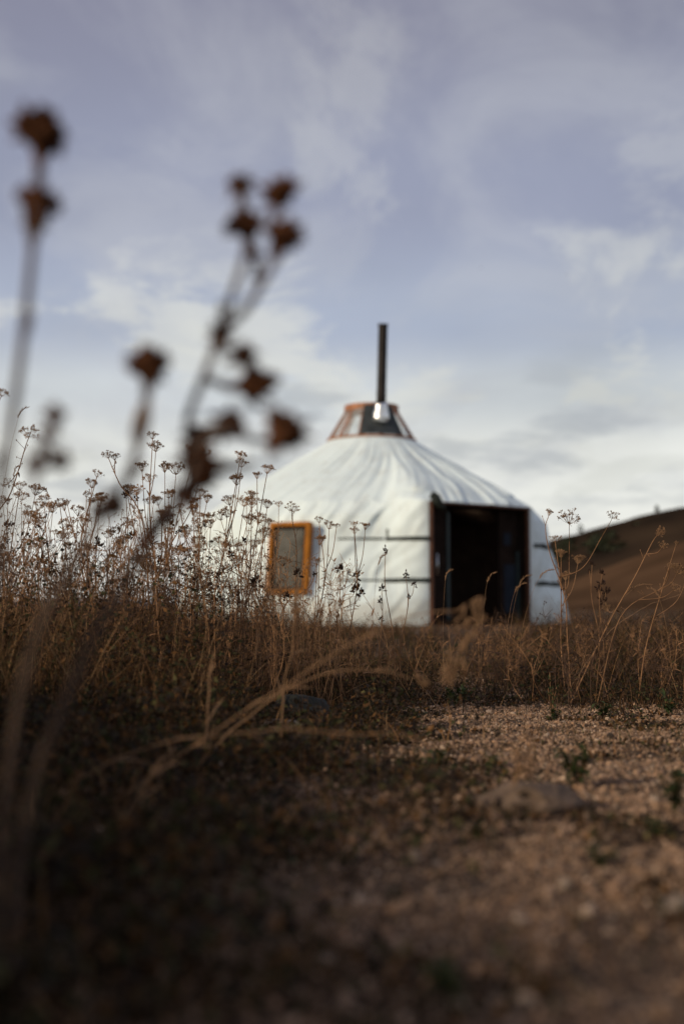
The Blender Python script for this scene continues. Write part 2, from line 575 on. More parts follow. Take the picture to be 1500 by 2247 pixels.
# ------------------------------------------------------------------ the yurt
YD = 19.3
AX = Vector(((815 - CX) / FPX * YD, YD * math.cos(ALPHA), 0))      # centre of the yurt on the ground
yurt = thing('yurt', AX, 'white canvas yurt with wooden crown, stovepipe and dark open doorway', 'yurt')
PROF = [(.67, 2.73), (.93, 2.545), (1.2, 2.37), (1.7, 2.055), (2.15, 1.785), (2.42, 1.60), (2.545, 1.45), (2.62, 1.15), (2.74, .6), (2.90, -.03)]
TH = R(38)
DN = Vector((math.sin(TH), -math.cos(TH), 0)); DT = Vector((math.cos(TH), math.sin(TH), 0))
DOFF = 2.635
TL, TR_ = -1.22, .59                  # door edges along DT
DTOP = 1.60
phiL, phiR = TH + math.atan2(TL, DOFF), TH + math.atan2(TR_, DOFF)


def prof(t):
    """t 0..1 from crown to the foot -> r, z"""
    s = t * (len(PROF) - 1)
    i = min(int(s), len(PROF) - 2)
    q = s - i
    return lerp(PROF[i][0], PROF[i + 1][0], q), lerp(PROF[i][1], PROF[i + 1][1], q)


def base_surface(phi, r, z):
    """pulls the round cover out over the door frame"""
    if phiL <= phi <= phiR:
        w, rd = 1.0, DOFF / math.cos(phi - TH)
    else:
        e = phiL if phi < phiL else phiR
        rd = DOFF / math.cos(e - TH)
        w = math.exp(-((phi - e) / (.13 if rd + .035 > r else .10)) ** 2)
    if r < 2.42 and z > 1.55:
        r2 = r if r < 1.2 else 1.2 + (r - 1.2) * (rd + .035 - 1.2) / (2.42 - 1.2)
    else:
        r2 = rd + .035
    return lerp(r, r2, w)


def ridged(u, v, s):
    a = noise.noise((u, v, s))
    return (1 - abs(a) * 2.2)


STRAP_Z = (1.125, .585)


def fold(phi, r, z):
    """depth of the folds in the cloth"""
    if z > 1.6:       # roof: folds run down from the crown, drifting sideways
        k = min(1, (r - .67) / .7)
        u = phi * 2.0 + .25 * (r - .7)
        a = .55 * ridged(u * 2.3, r * .45, 1.0) + .45 * ridged(u * 5.2 + 3, r * .5, 5.0)
        a += .3 * noise.noise((phi * 4, r * 1.7, 8)) + .22 * ridged(u * 9 + r, r * 1.1, 15)
        f = .048 * k * a
    else:             # wall: slanting pull folds
        u = phi * 2.6 - .75 * z
        wv = .35 * noise.noise((phi * 2.5, z * 2, 0))
        a = .6 * ridged((u + wv) * 2.4, z * .35, 11) + .5 * ridged((u + wv * .6) * 5.6, z * .5, 14) + .25 * noise.noise((phi * 4, z * 3, 4)) + .22 * ridged(u * 11, z * .9, 19)
        pin = min([abs(z - s) for s in STRAP_Z])
        k = .4 + .6 * min(1, pin / .15)
        if z < .15:
            k *= .6 + .4 * max(0, z) / .15
        f = .058 * a * k
    e = min(abs(phi - phiL), abs(phi - phiR))
    if z < 1.75 and r > 2:
        f *= min(1, e / .10)
    return f


def cover_point(phi, t, extra=0.0):
    r, z = prof(t)
    f = fold(phi, r, z)
    rr = base_surface(phi, r, z)
    s = .82 if z > 1.6 else .1
    return Vector((math.sin(phi) * (rr + f * (1 - s * .5) + extra), -math.cos(phi) * (rr + f * (1 - s * .5) + extra), z + f * s))


NT = 108
t_knot = 5 / (len(PROF) - 1)
ts = sorted(set([i / NT for i in range(NT + 1)] + [t_knot]))
phis = sorted([p for p in np.linspace(-math.pi, math.pi, 761)[:-1] if min(abs(p - phiL), abs(p - phiR)) > .004] + [phiL, phiR])
mb = MB()
NP = len(phis)
for t in ts:
    for p in phis:
        mb.v.append(cover_point(p, t) + AX)
for j in range(len(ts) - 1):
    for i in range(NP):
        i2 = (i + 1) % NP
        pm = phis[i] + 1e-6
        if ts[j] >= t_knot - 1e-9 and phiL - 1e-9 <= pm < phiR:
            continue
        mb.f.append((j * NP + i, (j + 1) * NP + i, (j + 1) * NP + i2, j * NP + i2))
part('canvas_cover', mb, M_canvas, yurt)

# lining added to keep the inside dark, open at crown and door
mb = MB()
lp = [(.60, 2.64), (2.2, 1.62), (2.36, 1.45), (2.50, .6), (2.62, -.02)]
lph = [p for p in phis if not (phiL < p < phiR)][::6]
lph = sorted(set([p for p in phis[::8] if not (phiL - .02 < p < phiR + .02)] + [phiL - .02, phiR + .02] + list(np.linspace(phiL, phiR, 9))))
for (r, z) in lp:
    for p in lph:
        mb.v.append(AX + Vector((math.sin(p) * r, -math.cos(p) * r, z)))
n = len(lph)
for j in range(len(lp) - 1):
    for i in range(n):
        pm = lph[i]
        if j >= 1 and phiL - .021 <= pm < phiR + .019:
            continue
        i2 = (i + 1) % n
        mb.f.append((j * n + i, j * n + i2, (j + 1) * n + i2, (j + 1) * n + i))
part('inner_lining', mb, M_lining, yurt)
mb = MB()
mb.v = [AX + Vector((math.sin(a) * 2.6, -math.cos(a) * 2.6, .03)) for a in np.linspace(0, 2 * math.pi, 49)[:-1]]
mb.f = [tuple(range(48))]
part('floor_boards', mb, M_darkwood, yurt, False)


# crown: two rings, slats, film panes, sheet-metal panel, pipe with collar
def ring(r, z, rad_r, rad_z, n=64, r_in=None):
    b = MB()
    for k in range(n):
        a = 2 * math.pi * k / n
        d = Vector((math.sin(a), -math.cos(a), 0))
        for (dr, dz) in ((-rad_r, -rad_z), (rad_r, -rad_z), (rad_r, rad_z), (-rad_r, rad_z)):
            b.v.append(AX + d * (r + dr) + Vector((0, 0, z + dz)))
    for k in range(n):
        for q in range(4):
            b.f.append((k * 4 + q, ((k + 1) % n) * 4 + q, ((k + 1) % n) * 4 + (q + 1) % 4, k * 4 + (q + 1) % 4))
    return b


RT, ZT, RB, ZB = .385, 3.235, .645, 2.76
part('crown_ring', ring(RT, ZT, .028, .045), M_crown, yurt, False)
part('crown_ring', ring(RB + .012, ZB - .010, .022, .014), M_crown, yurt, False)
NS = 12
sa = [R(-17) + 2 * math.pi * k / NS for k in range(NS)]
panel_k = [0, 1]     # sectors with the metal sheet (facing the camera, right of centre)
for k, a in enumerate(sa):
    d = Vector((math.sin(a), -math.cos(a), 0)); s = Vector((math.cos(a), math.sin(a), 0))
    p0 = AX + d * RB + Vector((0, 0, ZB + .015)); p1 = AX + d * (RT + .004) + Vector((0, 0, ZT - .04))
    ax = (p1 - p0) / 2
    b = MB(); b.box((p0 + p1) / 2, s * .021, ax, ax.normalized().cross(s) * .016)
    part('crown_slat', b, M_crown, yurt, False)
    a2 = sa[(k + 1) % NS] if k < NS - 1 else sa[0] + 2 * math.pi
    b = MB(); nseg = 4
    off = .024 if k in panel_k else 0
    for q in range(nseg + 1):
        aa = lerp(a, a2, q / nseg)
        d = Vector((math.sin(aa), -math.cos(aa), 0))
        b.v += [AX + d * (RB + off) + Vector((0, 0, ZB + .012)), AX + d * (RT + off) + Vector((0, 0, ZT - .03 + (.05 if off else 0)))]
    b.f = [(2 * q, 2 * q + 2, 2 * q + 3, 2 * q + 1) for q in range(nseg)]
    part('metal_panel' if k in panel_k else 'film_pane', b, M_sheet if k in panel_k else M_film, yurt)
pb = AX + Vector((.125, -.50, 2.98))
pt = P(840, 711, 18.75)
mb = MB()
dirp = (pt - pb).normalized()
rp = .072
mb.tube([pb, lerp(pb, pt, .33), lerp(pb, pt, .335), lerp(pb, pt, .985), pt], [rp * 1.0, rp * 1.0, rp * .96, rp * .96, rp * .96], 28)
pipe = part('stovepipe', mb, M_pipe, yurt)
mb = MB(); mb.tube([lerp(pb, pt, .982), pt + dirp * .006], rp * 1.06, 28)
part('rim', mb, M_pipe, pipe, False)
mb = MB()
cp = [(-.02, .125), (.04, .118), (.10, .112), (.16, .098), (.22, .092), (.25, .082)]
mb.tube([pb + dirp * (h + .02) + Vector((.006 * math.sin(h * 40), 0, 0)) for h, r in cp], [r for h, r in cp], 20)
for i, v in enumerate(mb.v):
    mb.v[i] = v + Vector((noise.noise(v * 14), noise.noise(v * 14 + Vector((5, 5, 5))), 0)) * .014
part('collar', mb, M_silver, pipe)


# straps tied round the wall
def strap(z, p0, p1, half, thick, name='strap', m=M_strap, sag=0.0):
    b = MB(); n = max(6, int(abs(p1 - p0) * 60))
    for i in range(n + 1):
        t = i / n
        p = lerp(p0, p1, t)
        zz_ = z + .006 * noise.noise((p * 6, z, 2)) - sag * math.sin(math.pi * t)
        r0 = np.interp(-zz_, [-q[1] for q in PROF], [q[0] for q in PROF])
        rr = base_surface(p, float(r0), zz_) + max(0, fold(p, float(r0), zz_)) * .7
        hh = half * (1 + .25 * noise.noise((p * 11, z * 3, 7)))
        d = Vector((math.sin(p), -math.cos(p), 0))
        for (dr, dz) in ((-.02, -hh), (thick, -hh * .8), (thick, hh * .8), (-.02, hh)):
            b.v.append(AX + d * (rr + dr + .006) + Vector((0, 0, zz_ + dz)))
    for i in range(n):
        for q in range(4):
            b.f.append((i * 4 + q, i * 4 + (q + 1) % 4, (i + 1) * 4 + (q + 1) % 4, (i + 1) * 4 + q))
    b.f += [(0, 1, 2, 3), (n * 4 + 3, n * 4 + 2, n * 4 + 1, n * 4)]
    return part(name, b, m, yurt, False)


s1 = strap(STRAP_Z[0], phiR + .10 - 2 * math.pi, R(-34), .015, .012)
strap(STRAP_Z[0], R(-11), R(2.0), .016, .013)
s2 = strap(STRAP_Z[0] - .004, R(2.5), R(13.0), .032, .022)
strap(STRAP_Z[1], phiR + .10 - 2 * math.pi, R(-34), .015, .012)
strap(STRAP_Z[1], R(-11), R(1.0), .015, .012)
strap(STRAP_Z[1] - .004, R(1.5), R(13.5), .032, .022)
strap(STRAP_Z[0] - .035, phiR + .06, phiR + .55, .030, .020)
strap(STRAP_Z[1] - .03, phiR + .06, phiR + .55, .030, .020)
b = MB(); a = R(3.0); d = Vector((math.sin(a), -math.cos(a), 0))
b.box(AX + d * 2.665 + Vector((0, 0, STRAP_Z[0] + .05)), Vector((math.cos(a), math.sin(a), 0)) * .013, d * .02, Vector((0, 0, .075)))
part('buckle', b, M_strap, s2, False)

# window in the wall, leaning with the cloth
wa = R(-24.0)
wd = Vector((math.sin(wa), -math.cos(wa), 0)); ws = Vector((math.cos(wa), math.sin(wa), 0))
wz0, wz1, wh = .40, 1.345, .292
q0 = AX + wd * 2.85 + Vector((0, 0, wz0)); q1 = AX + wd * 2.73 + Vector((0, 0, wz1))
wu = (q1 - q0).normalized(); wn = ws.cross(wu) * -1
if wn.dot(wd) < 0:
    wn = -wn
wc = (q0 + q1) / 2; hl = (q1 - q0).length / 2
win = None
b = MB()
fw = .027
for s in (-1, 1):
    b.box(wc + ws * s * (wh - fw), ws * fw, wn * .06, wu * hl)
    b.box(wc + wu * s * (hl - fw) + wn * .002, ws * (wh - 2 * fw), wn * .06, wu * fw)
win = part('window', b, M_orange, yurt, False)
b = MB(); b.box(wc + wn * .012, ws * (wh - 2 * fw), wn * .004, wu * (hl - 2 * fw))
part('pane', b, M_glass, win, False)
b = MB(); b.box(wc - wn * .006, ws * (wh - 2 * fw), wn * .006, wu * (hl - 2 * fw))
part('curtain', b, mat('grey_net', (.034, .026, .021), .95, spec=.05, var=.4, vscale=12), win, False)
b = MB()
for s in (-1, 1):
    b.box(wc + ws * s * (wh - 2 * fw - .014) + wn * .03, ws * .012, wn * .02, wu * (hl - 2 * fw))
    b.box(wc + wu * s * (hl - 2 * fw - .014) + wn * .03, ws * (wh - 2 * fw - .028), wn * .02, wu * .012)
part('sash', b, M_darkwood, win, False)

# door: frame standing proud of the cloth, dark leaves, handle
DC = AX + DN * (DOFF + .045)
UZ = Vector((0, 0, 1))


def dbox(b, t0, t1, z0, z1, n0, n1):
    b.box(DC + DT * ((t0 + t1) / 2) + UZ * ((z0 + z1) / 2) + DN * ((n0 + n1) / 2), DT * ((t1 - t0) / 2), DN * ((n1 - n0) / 2), UZ * ((z1 - z0) / 2))


b = MB()
dbox(b, TL, TL + .036, 0, DTOP - .03, -.03, .02)
dbox(b, TR_ - .036, TR_, 0, DTOP - .03, -.03, .02)
dbox(b, TL - .01, TR_ + .01, DTOP - .028, DTOP, -.03, .035)
door = part('door_frame', b, M_wood, yurt, False)
b = MB()  # inner jamb faces darker than the front: doorway shade put into the colour
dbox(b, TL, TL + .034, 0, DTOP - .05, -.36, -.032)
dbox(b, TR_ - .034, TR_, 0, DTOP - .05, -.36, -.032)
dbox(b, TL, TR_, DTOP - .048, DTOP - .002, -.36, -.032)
part('shaded_jamb', b, M_darkwood, door, False)
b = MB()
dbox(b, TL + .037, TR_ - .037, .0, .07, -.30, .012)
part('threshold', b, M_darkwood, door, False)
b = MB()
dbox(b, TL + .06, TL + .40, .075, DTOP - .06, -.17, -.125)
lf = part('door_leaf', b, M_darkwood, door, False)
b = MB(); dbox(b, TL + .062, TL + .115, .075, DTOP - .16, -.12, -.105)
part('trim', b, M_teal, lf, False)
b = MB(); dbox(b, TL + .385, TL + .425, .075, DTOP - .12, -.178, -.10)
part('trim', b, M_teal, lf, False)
b = MB()
hx = TL + .165
pts = [DC + DT * hx + UZ * .66 + DN * -.12, DC + DT * hx + UZ * .66 + DN * -.06, DC + DT * hx + UZ * .92 + DN * -.06, DC + DT * hx + UZ * .92 + DN * -.12]
b.tube(pts, .014, 8)
part('handle', b, M_silver, lf, label='pale metal pull handle on the left door leaf')
b = MB()
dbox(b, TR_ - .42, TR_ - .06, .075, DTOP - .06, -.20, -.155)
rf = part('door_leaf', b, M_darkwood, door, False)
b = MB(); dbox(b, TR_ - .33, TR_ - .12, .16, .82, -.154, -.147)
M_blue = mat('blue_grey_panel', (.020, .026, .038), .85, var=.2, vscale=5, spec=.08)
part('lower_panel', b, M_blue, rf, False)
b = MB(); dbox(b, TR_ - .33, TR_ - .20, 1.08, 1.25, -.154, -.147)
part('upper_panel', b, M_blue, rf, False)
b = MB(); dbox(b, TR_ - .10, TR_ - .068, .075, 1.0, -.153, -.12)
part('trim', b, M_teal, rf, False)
# black cloth flap tied up at the upper left corner of the frame
b = MB()
fp = [DC + DT * (TL - .02) + UZ * (DTOP + .085) + DN * .03, DC + DT * (TL + .03) + UZ * (DTOP + .055) + DN * .05,
      DC + DT * (TL + .09) + UZ * (DTOP - .03) + DN * .06, DC + DT * (TL + .15) + UZ * (DTOP - .075) + DN * .06, DC + DT * (TL + .19) + UZ * (DTOP - .12) + DN * .05]
b.tube(spline(fp, 4), [.02, .04, .045, .05, .055, .06, .055, .06, .05, .05, .045, .05, .045, .035, .03, .02, .012], 10)
for i, v in enumerate(b.v):
    b.v[i] = v + Vector((noise.noise(v * 22), noise.noise(v * 22 + Vector((7, 0, 0))), noise.noise(v * 22 + Vector((0, 7, 0))))) * .02
part('tied_flap', b, M_strap, door)

# ------------------------------------------------------------------ far trees on the hill
def leaf_crown(b, c, rx, rz, n, sz):
    for _ in range(n):
        while True:
            q = Vector((random.uniform(-1, 1), random.uniform(-1, 1), random.uniform(-1, 1)))
            if q.length < 1 and random.random() < .3 + .7 * q.length:
                break
        t = (q.z + 1) / 2
        w = rx * (1.05 - .75 * t)
        p = c + Vector((q.x * w, q.y * w, q.z * rz))
        d = Vector((random.gauss(0, 1), random.gauss(0, 1), random.gauss(0, .6))).normalized()
        b.leaf(p, d, Vector((random.gauss(0, .4), random.gauss(0, .4), 1)), sz * random.uniform(.7, 1.3), sz * .4, .2, 2)


def hill_z(px, py, d):
    return P(px, py, d)


for (px, py, d, h, lab) in [(1273, 1171, 290, 2.6, 'small lone tree on the hill skyline right of the yurt'),
                            (1440, 1123, 295, 1.9, 'tiny low tree on the skyline near the right edge')]:
    base = P(px, py, d); base.z -= .4
    t = thing('skyline_tree', base, lab, 'tree')
    b = MB(); b.tube([base - UZ * .4, base + UZ * h * .5], [.09, .04], 6); part('trunk', b, M_bark, t)
    b = MB(); leaf_crown(b, base + UZ * h * .58, h * .33, h * .45, 120, .35); part('crown', b, M_tree, t)
b = MB()
for _ in range(46):
    px = random.choice([random.uniform(1180, 1262), random.uniform(1290, 1345), random.uniform(1180, 1400)])
    s = random.uniform(.2, .62)
    py = lerp(1330, 1186 - (px - 1215) * .262, 1 - s * .55)
    d = lerp(300, 235, s)
    c = P(px, py, d)
    leaf_crown(b, c, random.uniform(1.2, 2.4), random.uniform(1.0, 2.2), 40, 1.1)
me = b.mesh('far_wood'); me.materials.append(M_tree)
o = bpy.data.objects.new('far_wood', me); COL.objects.link(o); o['kind'] = 'stuff'

# two birds, specks in the sky
for (px, py, lab) in [(1054, 588, 'left of two tiny dark birds high in the sky'), (1242, 602, 'right of two tiny dark birds high in the sky')]:
    c = P(px, py, 150)
    b = MB()
    b.spindle(c - Vector((.10, 0, 0)), (1, .1, 0), .22, .035, 8)
    t = thing('bird', c, lab, 'bird', 'birds in the sky')
    part('body', b, M_bird, t)
    for s in (-1, 1):
        b = MB(); b.leaf(c, Vector((0, s, .35)), (0, 0, 1), .17, .035, .3)
        part('wing', b, M_bird, t)


# ------------------------------------------------------------------ gravel
def boundary(y):
    """x of the edge between weeds (left) and gravel (right) at distance y"""
    return -.13 + .11 * max(0, y - .9) + .10 * noise.noise((y * 2.2, 4, 0))


def frame_half(y):
    return .268 * y


phi_ = (1 + 5 ** .5) / 2
ICO = np.array([(-1, phi_, 0), (1, phi_, 0), (-1, -phi_, 0), (1, -phi_, 0), (0, -1, phi_), (0, 1, phi_), (0, -1, -phi_), (0, 1, -phi_),
                (phi_, 0, -1), (phi_, 0, 1), (-phi_, 0, -1), (-phi_, 0, 1)]) / math.sqrt(1 + phi_ ** 2)
ICF = np.array([(0, 11, 5), (0, 5, 1), (0, 1, 7), (0, 7, 10), (0, 10, 11), (1, 5, 9), (5, 11, 4), (11, 10, 2), (10, 7, 6), (7, 1, 8),
                (3, 9, 4), (3, 4, 2), (3, 2, 6), (3, 6, 8), (3, 8, 9), (4, 9, 5), (2, 4, 11), (6, 2, 10), (8, 6, 7), (9, 8, 1)])


OCT = np.array([(0, 0, -1), (1, 0, 0), (0, 1, 0), (-1, 0, 0), (0, -1, 0), (0, 0, 1)], float)
OCF = np.array([(0, 2, 1), (0, 3, 2), (0, 4, 3), (0, 1, 4), (5, 1, 2), (5, 2, 3), (5, 3, 4), (5, 4, 1)])


def edge_y(x):
    """distance at which the gravel gives way to the grassy verge"""
    return 3.2 + .35 * noise.noise((x * 2.3, 7.7, 0)) + .15 * noise.noise((x * 7, 2.7, 0))


def on_path(x, y):
    """worn track from the gravel to the door"""
    return abs(x - (.105 * y - .06) - .08 * noise.noise((y * 1.3, 0, 3))) < .07 + .012 * y


def gravel(name, n, med, lo, hi, SH, SF):
    pos, rad = [], []
    while len(pos) < n:
        y = random.uniform(.55, 5.4)
        x = random.uniform(-.5, .34 * y + .35)
        bd = boundary(y) + .16 * noise.noise((x * 5, y * 5, 31))
        if x < bd:
            if random.random() > .20:
                continue
        elif y > edge_y(x) + random.gauss(.1, .2):
            if random.random() > (.55 if on_path(x, y) else .16):
                continue
        if noise.noise((x * 7, y * 7, 2)) < -.22 and random.random() < .65:
            continue
        r = .5 * min(hi, max(lo, random.lognormvariate(math.log(med), .36)))
        pos.append((x, y, gz(x, y) + r * random.uniform(.0, .8)))
        rad.append(r)
    pos = np.array(pos); rad = np.array(rad)
    q = RNG.normal(size=(n, 4)); q /= np.linalg.norm(q, axis=1)[:, None]
    w, x, y, z = q.T
    Rm = np.stack([1 - 2 * (y * y + z * z), 2 * (x * y - z * w), 2 * (x * z + y * w), 2 * (x * y + z * w), 1 - 2 * (x * x + z * z), 2 * (y * z - x * w),
                   2 * (x * z - y * w), 2 * (y * z + x * w), 1 - 2 * (x * x + y * y)], 1).reshape(n, 3, 3)
    sc = RNG.uniform(.6, 1.35, (n, 1, 3))
    nvv = len(SH)
    jit = 1 + RNG.uniform(-.25, .25, (n, nvv, 1))
    v = SH[None] * sc * jit
    v = np.einsum('nij,nkj->nki', Rm, v) * rad[:, None, None]
    v[:, :, 2] *= .85
    v += pos[:, None, :]
    f = (SF[None] + (np.arange(n) * nvv)[:, None, None]).reshape(-1)
    pal = np.array([(.255, .160, .100), (.315, .207, .138), (.185, .116, .075), (.40, .288, .205), (.285, .168, .100), (.105, .068, .047), (.045, .033, .027), (.23, .172, .128)])
    c = pal[RNG.choice(len(pal), n, p=[.22, .2, .19, .07, .14, .10, .04, .04])] * RNG.uniform(.88, 1.42, (n, 1))
    np_mesh(name, v, f, 3, M_stone, 'stuff', np.repeat(c, nvv, 0), False)


gravel('gravel', 120000, .0039, .002, .0065, OCT, OCF)
gravel('coarse_gravel', 5500, .0075, .006, .015, ICO, ICF)


# ------------------------------------------------------------------ grass and leaf litter (uncountable)
def ribbons(name, base, h, lean, az, width, tint, seg=5, droop=.5, kind='stuff'):
    n = len(base)
    base = np.array(base); h = np.array(h); lean = np.array(lean); az = np.array(az); width = np.array(width)
    t = np.linspace(0, 1, seg + 1)
    ang = lean[:, None] + droop * (t[None] ** 1.5) * RNG.uniform(.1, 2.2, (n, 1))
    ds = h[:, None] / seg
    dx = np.cumsum(np.concatenate([np.zeros((n, 1)), np.sin(ang[:, :-1]) * ds], 1), 1)
    dz = np.cumsum(np.concatenate([np.zeros((n, 1)), np.cos(ang[:, :-1]) * ds], 1), 1)
    wob = RNG.normal(0, .05, (n, 1)) * h[:, None] * np.sin(t[None] * 5 + RNG.uniform(0, 6, (n, 1))) * t[None]
    cx, cy = np.cos(az)[:, None], np.sin(az)[:, None]
    p = np.stack([base[:, 0, None] + dx * cx - wob * cy, base[:, 1, None] + dx * cy + wob * cx, base[:, 2, None] + dz], -1)
    fa = az + RNG.uniform(-1.2, 1.2, n) + math.pi / 2
    wv = np.stack([np.cos(fa), np.sin(fa), RNG.normal(0, .3, n)], -1)[:, None, :] * (width[:, None] * (1 - t[None] ** 2 * .9))[..., None] * .5
    v = np.stack([p - wv, p + wv], 2).reshape(n, -1, 3)
    i = np.arange(seg)[:, None] * 2 + np.array([0, 1, 3, 2])[None]
    f = (i[None] + (np.arange(n) * (seg + 1) * 2)[:, None, None]).reshape(-1)
    return np_mesh(name, v, f, 4, M_blade, kind, np.repeat(np.array(tint), (seg + 1) * 2, 0))


DRY = np.array([(.28, .15, .065), (.21, .105, .043), (.125, .060, .027), (.40, .24, .12), (.068, .036, .019), (.075, .062, .022), (.050, .050, .018)])


def field(name, n, sampler, hfun, pal_w, wmm=(1.2, 2.6), lean=.25, droop=.6, tone=1.0):
    base, h, ln, az, wd_, cl = [], [], [], [], [], []
    pal_w = np.array(pal_w) / np.sum(pal_w)
    while len(base) < n:
        q = sampler()
        if q is None:
            continue
        x, y = q
        hh = hfun(x, y) * random.uniform(.45, 1.15)
        base.append((x, y, gz(x, y) - .004)); h.append(hh)
        ln.append(abs(random.gauss(0, lean))); az.append(random.uniform(0, 2 * math.pi))
        wd_.append(random.uniform(*wmm) * .001 * (1 + y * .05))
        cl.append(DRY[RNG.choice(len(DRY), p=pal_w)] * random.uniform(.6, 1.2) * tone)
    ribbons(name, base, h, ln, az, wd_, cl, droop=droop)


def clumped(x, y, f, s, thr):
    return noise.noise((x * f, y * f, s)) > thr


def s_left():          # the tall weedy bank on the left
    y = random.uniform(2.2, 5.5)
    x = random.uniform(-.36 * y - .3, boundary(y) - .02 + .1 * random.random())
    if x > -.05 * y and random.random() < .5:
        return None
    return (x, y) if clumped(x, y, 3.0, 5, -.25) else None


def bank_k(x, y):
    """1 inside the tall stand on the left, 0 towards the track"""
    return max(0.0, min(1.0, (-x / y - .045 + .03 * noise.noise((x * 3, y * 3, 90))) / .07))


def bank_h(x, y):
    return (.055 + .19 * bank_k(x, y)) * max(.35, 1 + .75 * noise.noise((x * 4.5, y * 4.5, 8)))


field('tall_dry_grass', 9000, s_left, bank_h, [1.5, 2, 5, .6, 5, 2.5, 2], (1, 2.2), .6, 1.1, .7)
field('bank_straw', 3600, s_left, lambda x, y: bank_h(x, y) * 1.25, [3, 3, 2, 3, 1, .3, .2], (.7, 1.4), .5, .9)


def s_mid():           # short growth across the middle distance, thin along the path to the door
    y = random.uniform(3.0, 9.5)
    x = random.uniform(-.33 * y - .3, .36 * y + .4)
    if on_path(x, y) and random.random() < .5:
        return None
    if y < edge_y(x) + random.gauss(0, .16) and x > boundary(y):
        return None
    return (x, y) if clumped(x, y, 2.2, 15, -.22) else None


field('short_grass', 22000, s_mid, lambda x, y: (.075 + .04 * noise.noise((x * 1.5, y * 1.5, 3))) * (1 + .06 * y), [1, 1.5, 5, .4, 6, 4, 3.5], (1, 2.4), .7, 1.2, .5)


def s_verge():
    y = random.uniform(2.8, 5.6)
    x = random.uniform(-.1, .36 * y + .4)
    if y < edge_y(x) + random.gauss(0, .16) or (on_path(x, y) and random.random() < .45):
        return None
    return (x, y) if clumped(x, y, 3.1, 19, -.3) else None


field('verge_grass', 15000, s_verge, lambda x, y: .075 * max(.2, .9 + 1.3 * noise.noise((x * 3.5, y * 3.5, 13))), [1, 1.5, 5, .4, 6, 4, 3.5], (.9, 2.0), .8, 1.3, .5)
field('verge_straw', 1500, s_verge, lambda x, y: .13, [3, 3, 1.5, 3, .5, .2, .1], (.7, 1.3), .7, 1.0)
field('fallen_straw', 1300, s_verge, lambda x, y: .17, [3, 3, 1.5, 3, .5, .2, .1], (.7, 1.4), 1.5, .25)


def s_scrub():
    y = random.uniform(3.7, 8.0)
    x = random.uniform(-.33 * y - .2, .36 * y + .4)
    if on_path(x, y) and random.random() < .7:
        return None
    return (x, y) if clumped(x, y, 1.9, 61, .02) else None


def scrub_h(x, y):
    return .25 * max(.15, min(1.5, .45 + 2.0 * noise.noise((x * 1.9, y * 1.9, 61)) + .7 * noise.noise((x * 5, y * 5, 62)))) * (.72 if abs(x - .1 * y) < .35 else 1)


field('scrub_grass', 9000, s_scrub, scrub_h, [1.2, 2, 5, .6, 5, 3, 2.5], (1.2, 2.4), .6, 1.1, .55)


def s_far():
    y = 9 + 50 * random.random() ** 2
    x = random.uniform(-.36 * y, .40 * y)
    if (x - AX.x) ** 2 + (y - AX.y) ** 2 < 3.0 ** 2:
        return None
    if abs(x - (.10 * y)) < .5 and y < 16.5 and random.random() < .6:
        return None
    return (x, y)


field('meadow_grass', 14000, s_far, lambda x, y: .17 * max(.3, 1 + .9 * noise.noise((x * .7, y * .7, 71))), [2, 3, 4, .6, 3, 2, 1], (3, 7), .35, .8, .65)


def s_shade():         # unseen growth added left of the frame to shade the near ground
    y = random.uniform(.25, 2.1)
    x = -frame_half(y) - .10 - .04 * y - 1.0 * random.random() ** 1.4
    return (x, y)


field('shading_grass', 13000, s_shade, lambda x, y: .29, [2, 2, 4, 1, 4, 2, 2], (2.5, 5), .18)


def s_near():          # foreground left, low straw between the weeds
    y = random.uniform(.62, 2.7)
    x = random.uniform(-.30 * y - .25, boundary(y) + .45)
    e = boundary(y) + .22 * noise.noise((x * 4, y * 4, 77)) + .10 * noise.noise((x * 13, y * 13, 78)) - .02
    return (x, y) if random.random() < 1 / (1 + math.exp((x - e) / .045)) else None


field('low_straw', 4200, s_near, lambda x, y: .085, [2.5, 3, 4, 1.2, 3, 2, 2], (1.2, 2.4), .6, 1.0)


def s_sparse():
    y = random.uniform(.8, 3.6)
    x = random.uniform(boundary(y), .33 * y + .25)
    return (x, y) if clumped(x, y, 2.6, 25, .18) else None


field('sparse_straw', 1500, s_sparse, lambda x, y: .045, [2, 2, 3, 1, 2, 4, 4], (1, 2), .7, 1.0)


def litter(name, n, sampler, hmax, size, pal, pw):
    base, cl, sz = [], [], []
    pw = np.array(pw) / sum(pw)
    while len(base) < n:
        q = sampler()
        if q is None:
            continue
        x, y = q
        k = max(0, .5 + .9 * noise.noise((x * 6, y * 6, 40)))
        base.append((x, y, gz(x, y) + (hmax(x, y) if callable(hmax) else hmax) * k * random.random() ** .8)); sz.append(random.uniform(*size))
        cl.append(np.array(pal[RNG.choice(len(pal), p=pw)]) * random.uniform(.6, 1.3))
    base = np.array(base); sz = np.array(sz)[:, None]
    d = RNG.normal(size=(n, 3)); d[:, 2] = d[:, 2] * .6 + .25; d /= np.linalg.norm(d, axis=1)[:, None]
    u = RNG.normal(size=(n, 3)); s = np.cross(d, u); s /= np.linalg.norm(s, axis=1)[:, None]
    nn = np.cross(s, d)
    v = np.stack([base, base + d * sz * .5 + s * sz * .28 + nn * sz * .08, base + d * sz, base + d * sz * .5 - s * sz * .28 + nn * sz * .08], 1)
    f = (np.array([0, 1, 2, 0, 2, 3])[None] + (np.arange(n) * 4)[:, None]).reshape(-1)
    np_mesh(name, v, f, 3, M_leaf, 'stuff', np.repeat(np.array(cl), 4, 0), False)


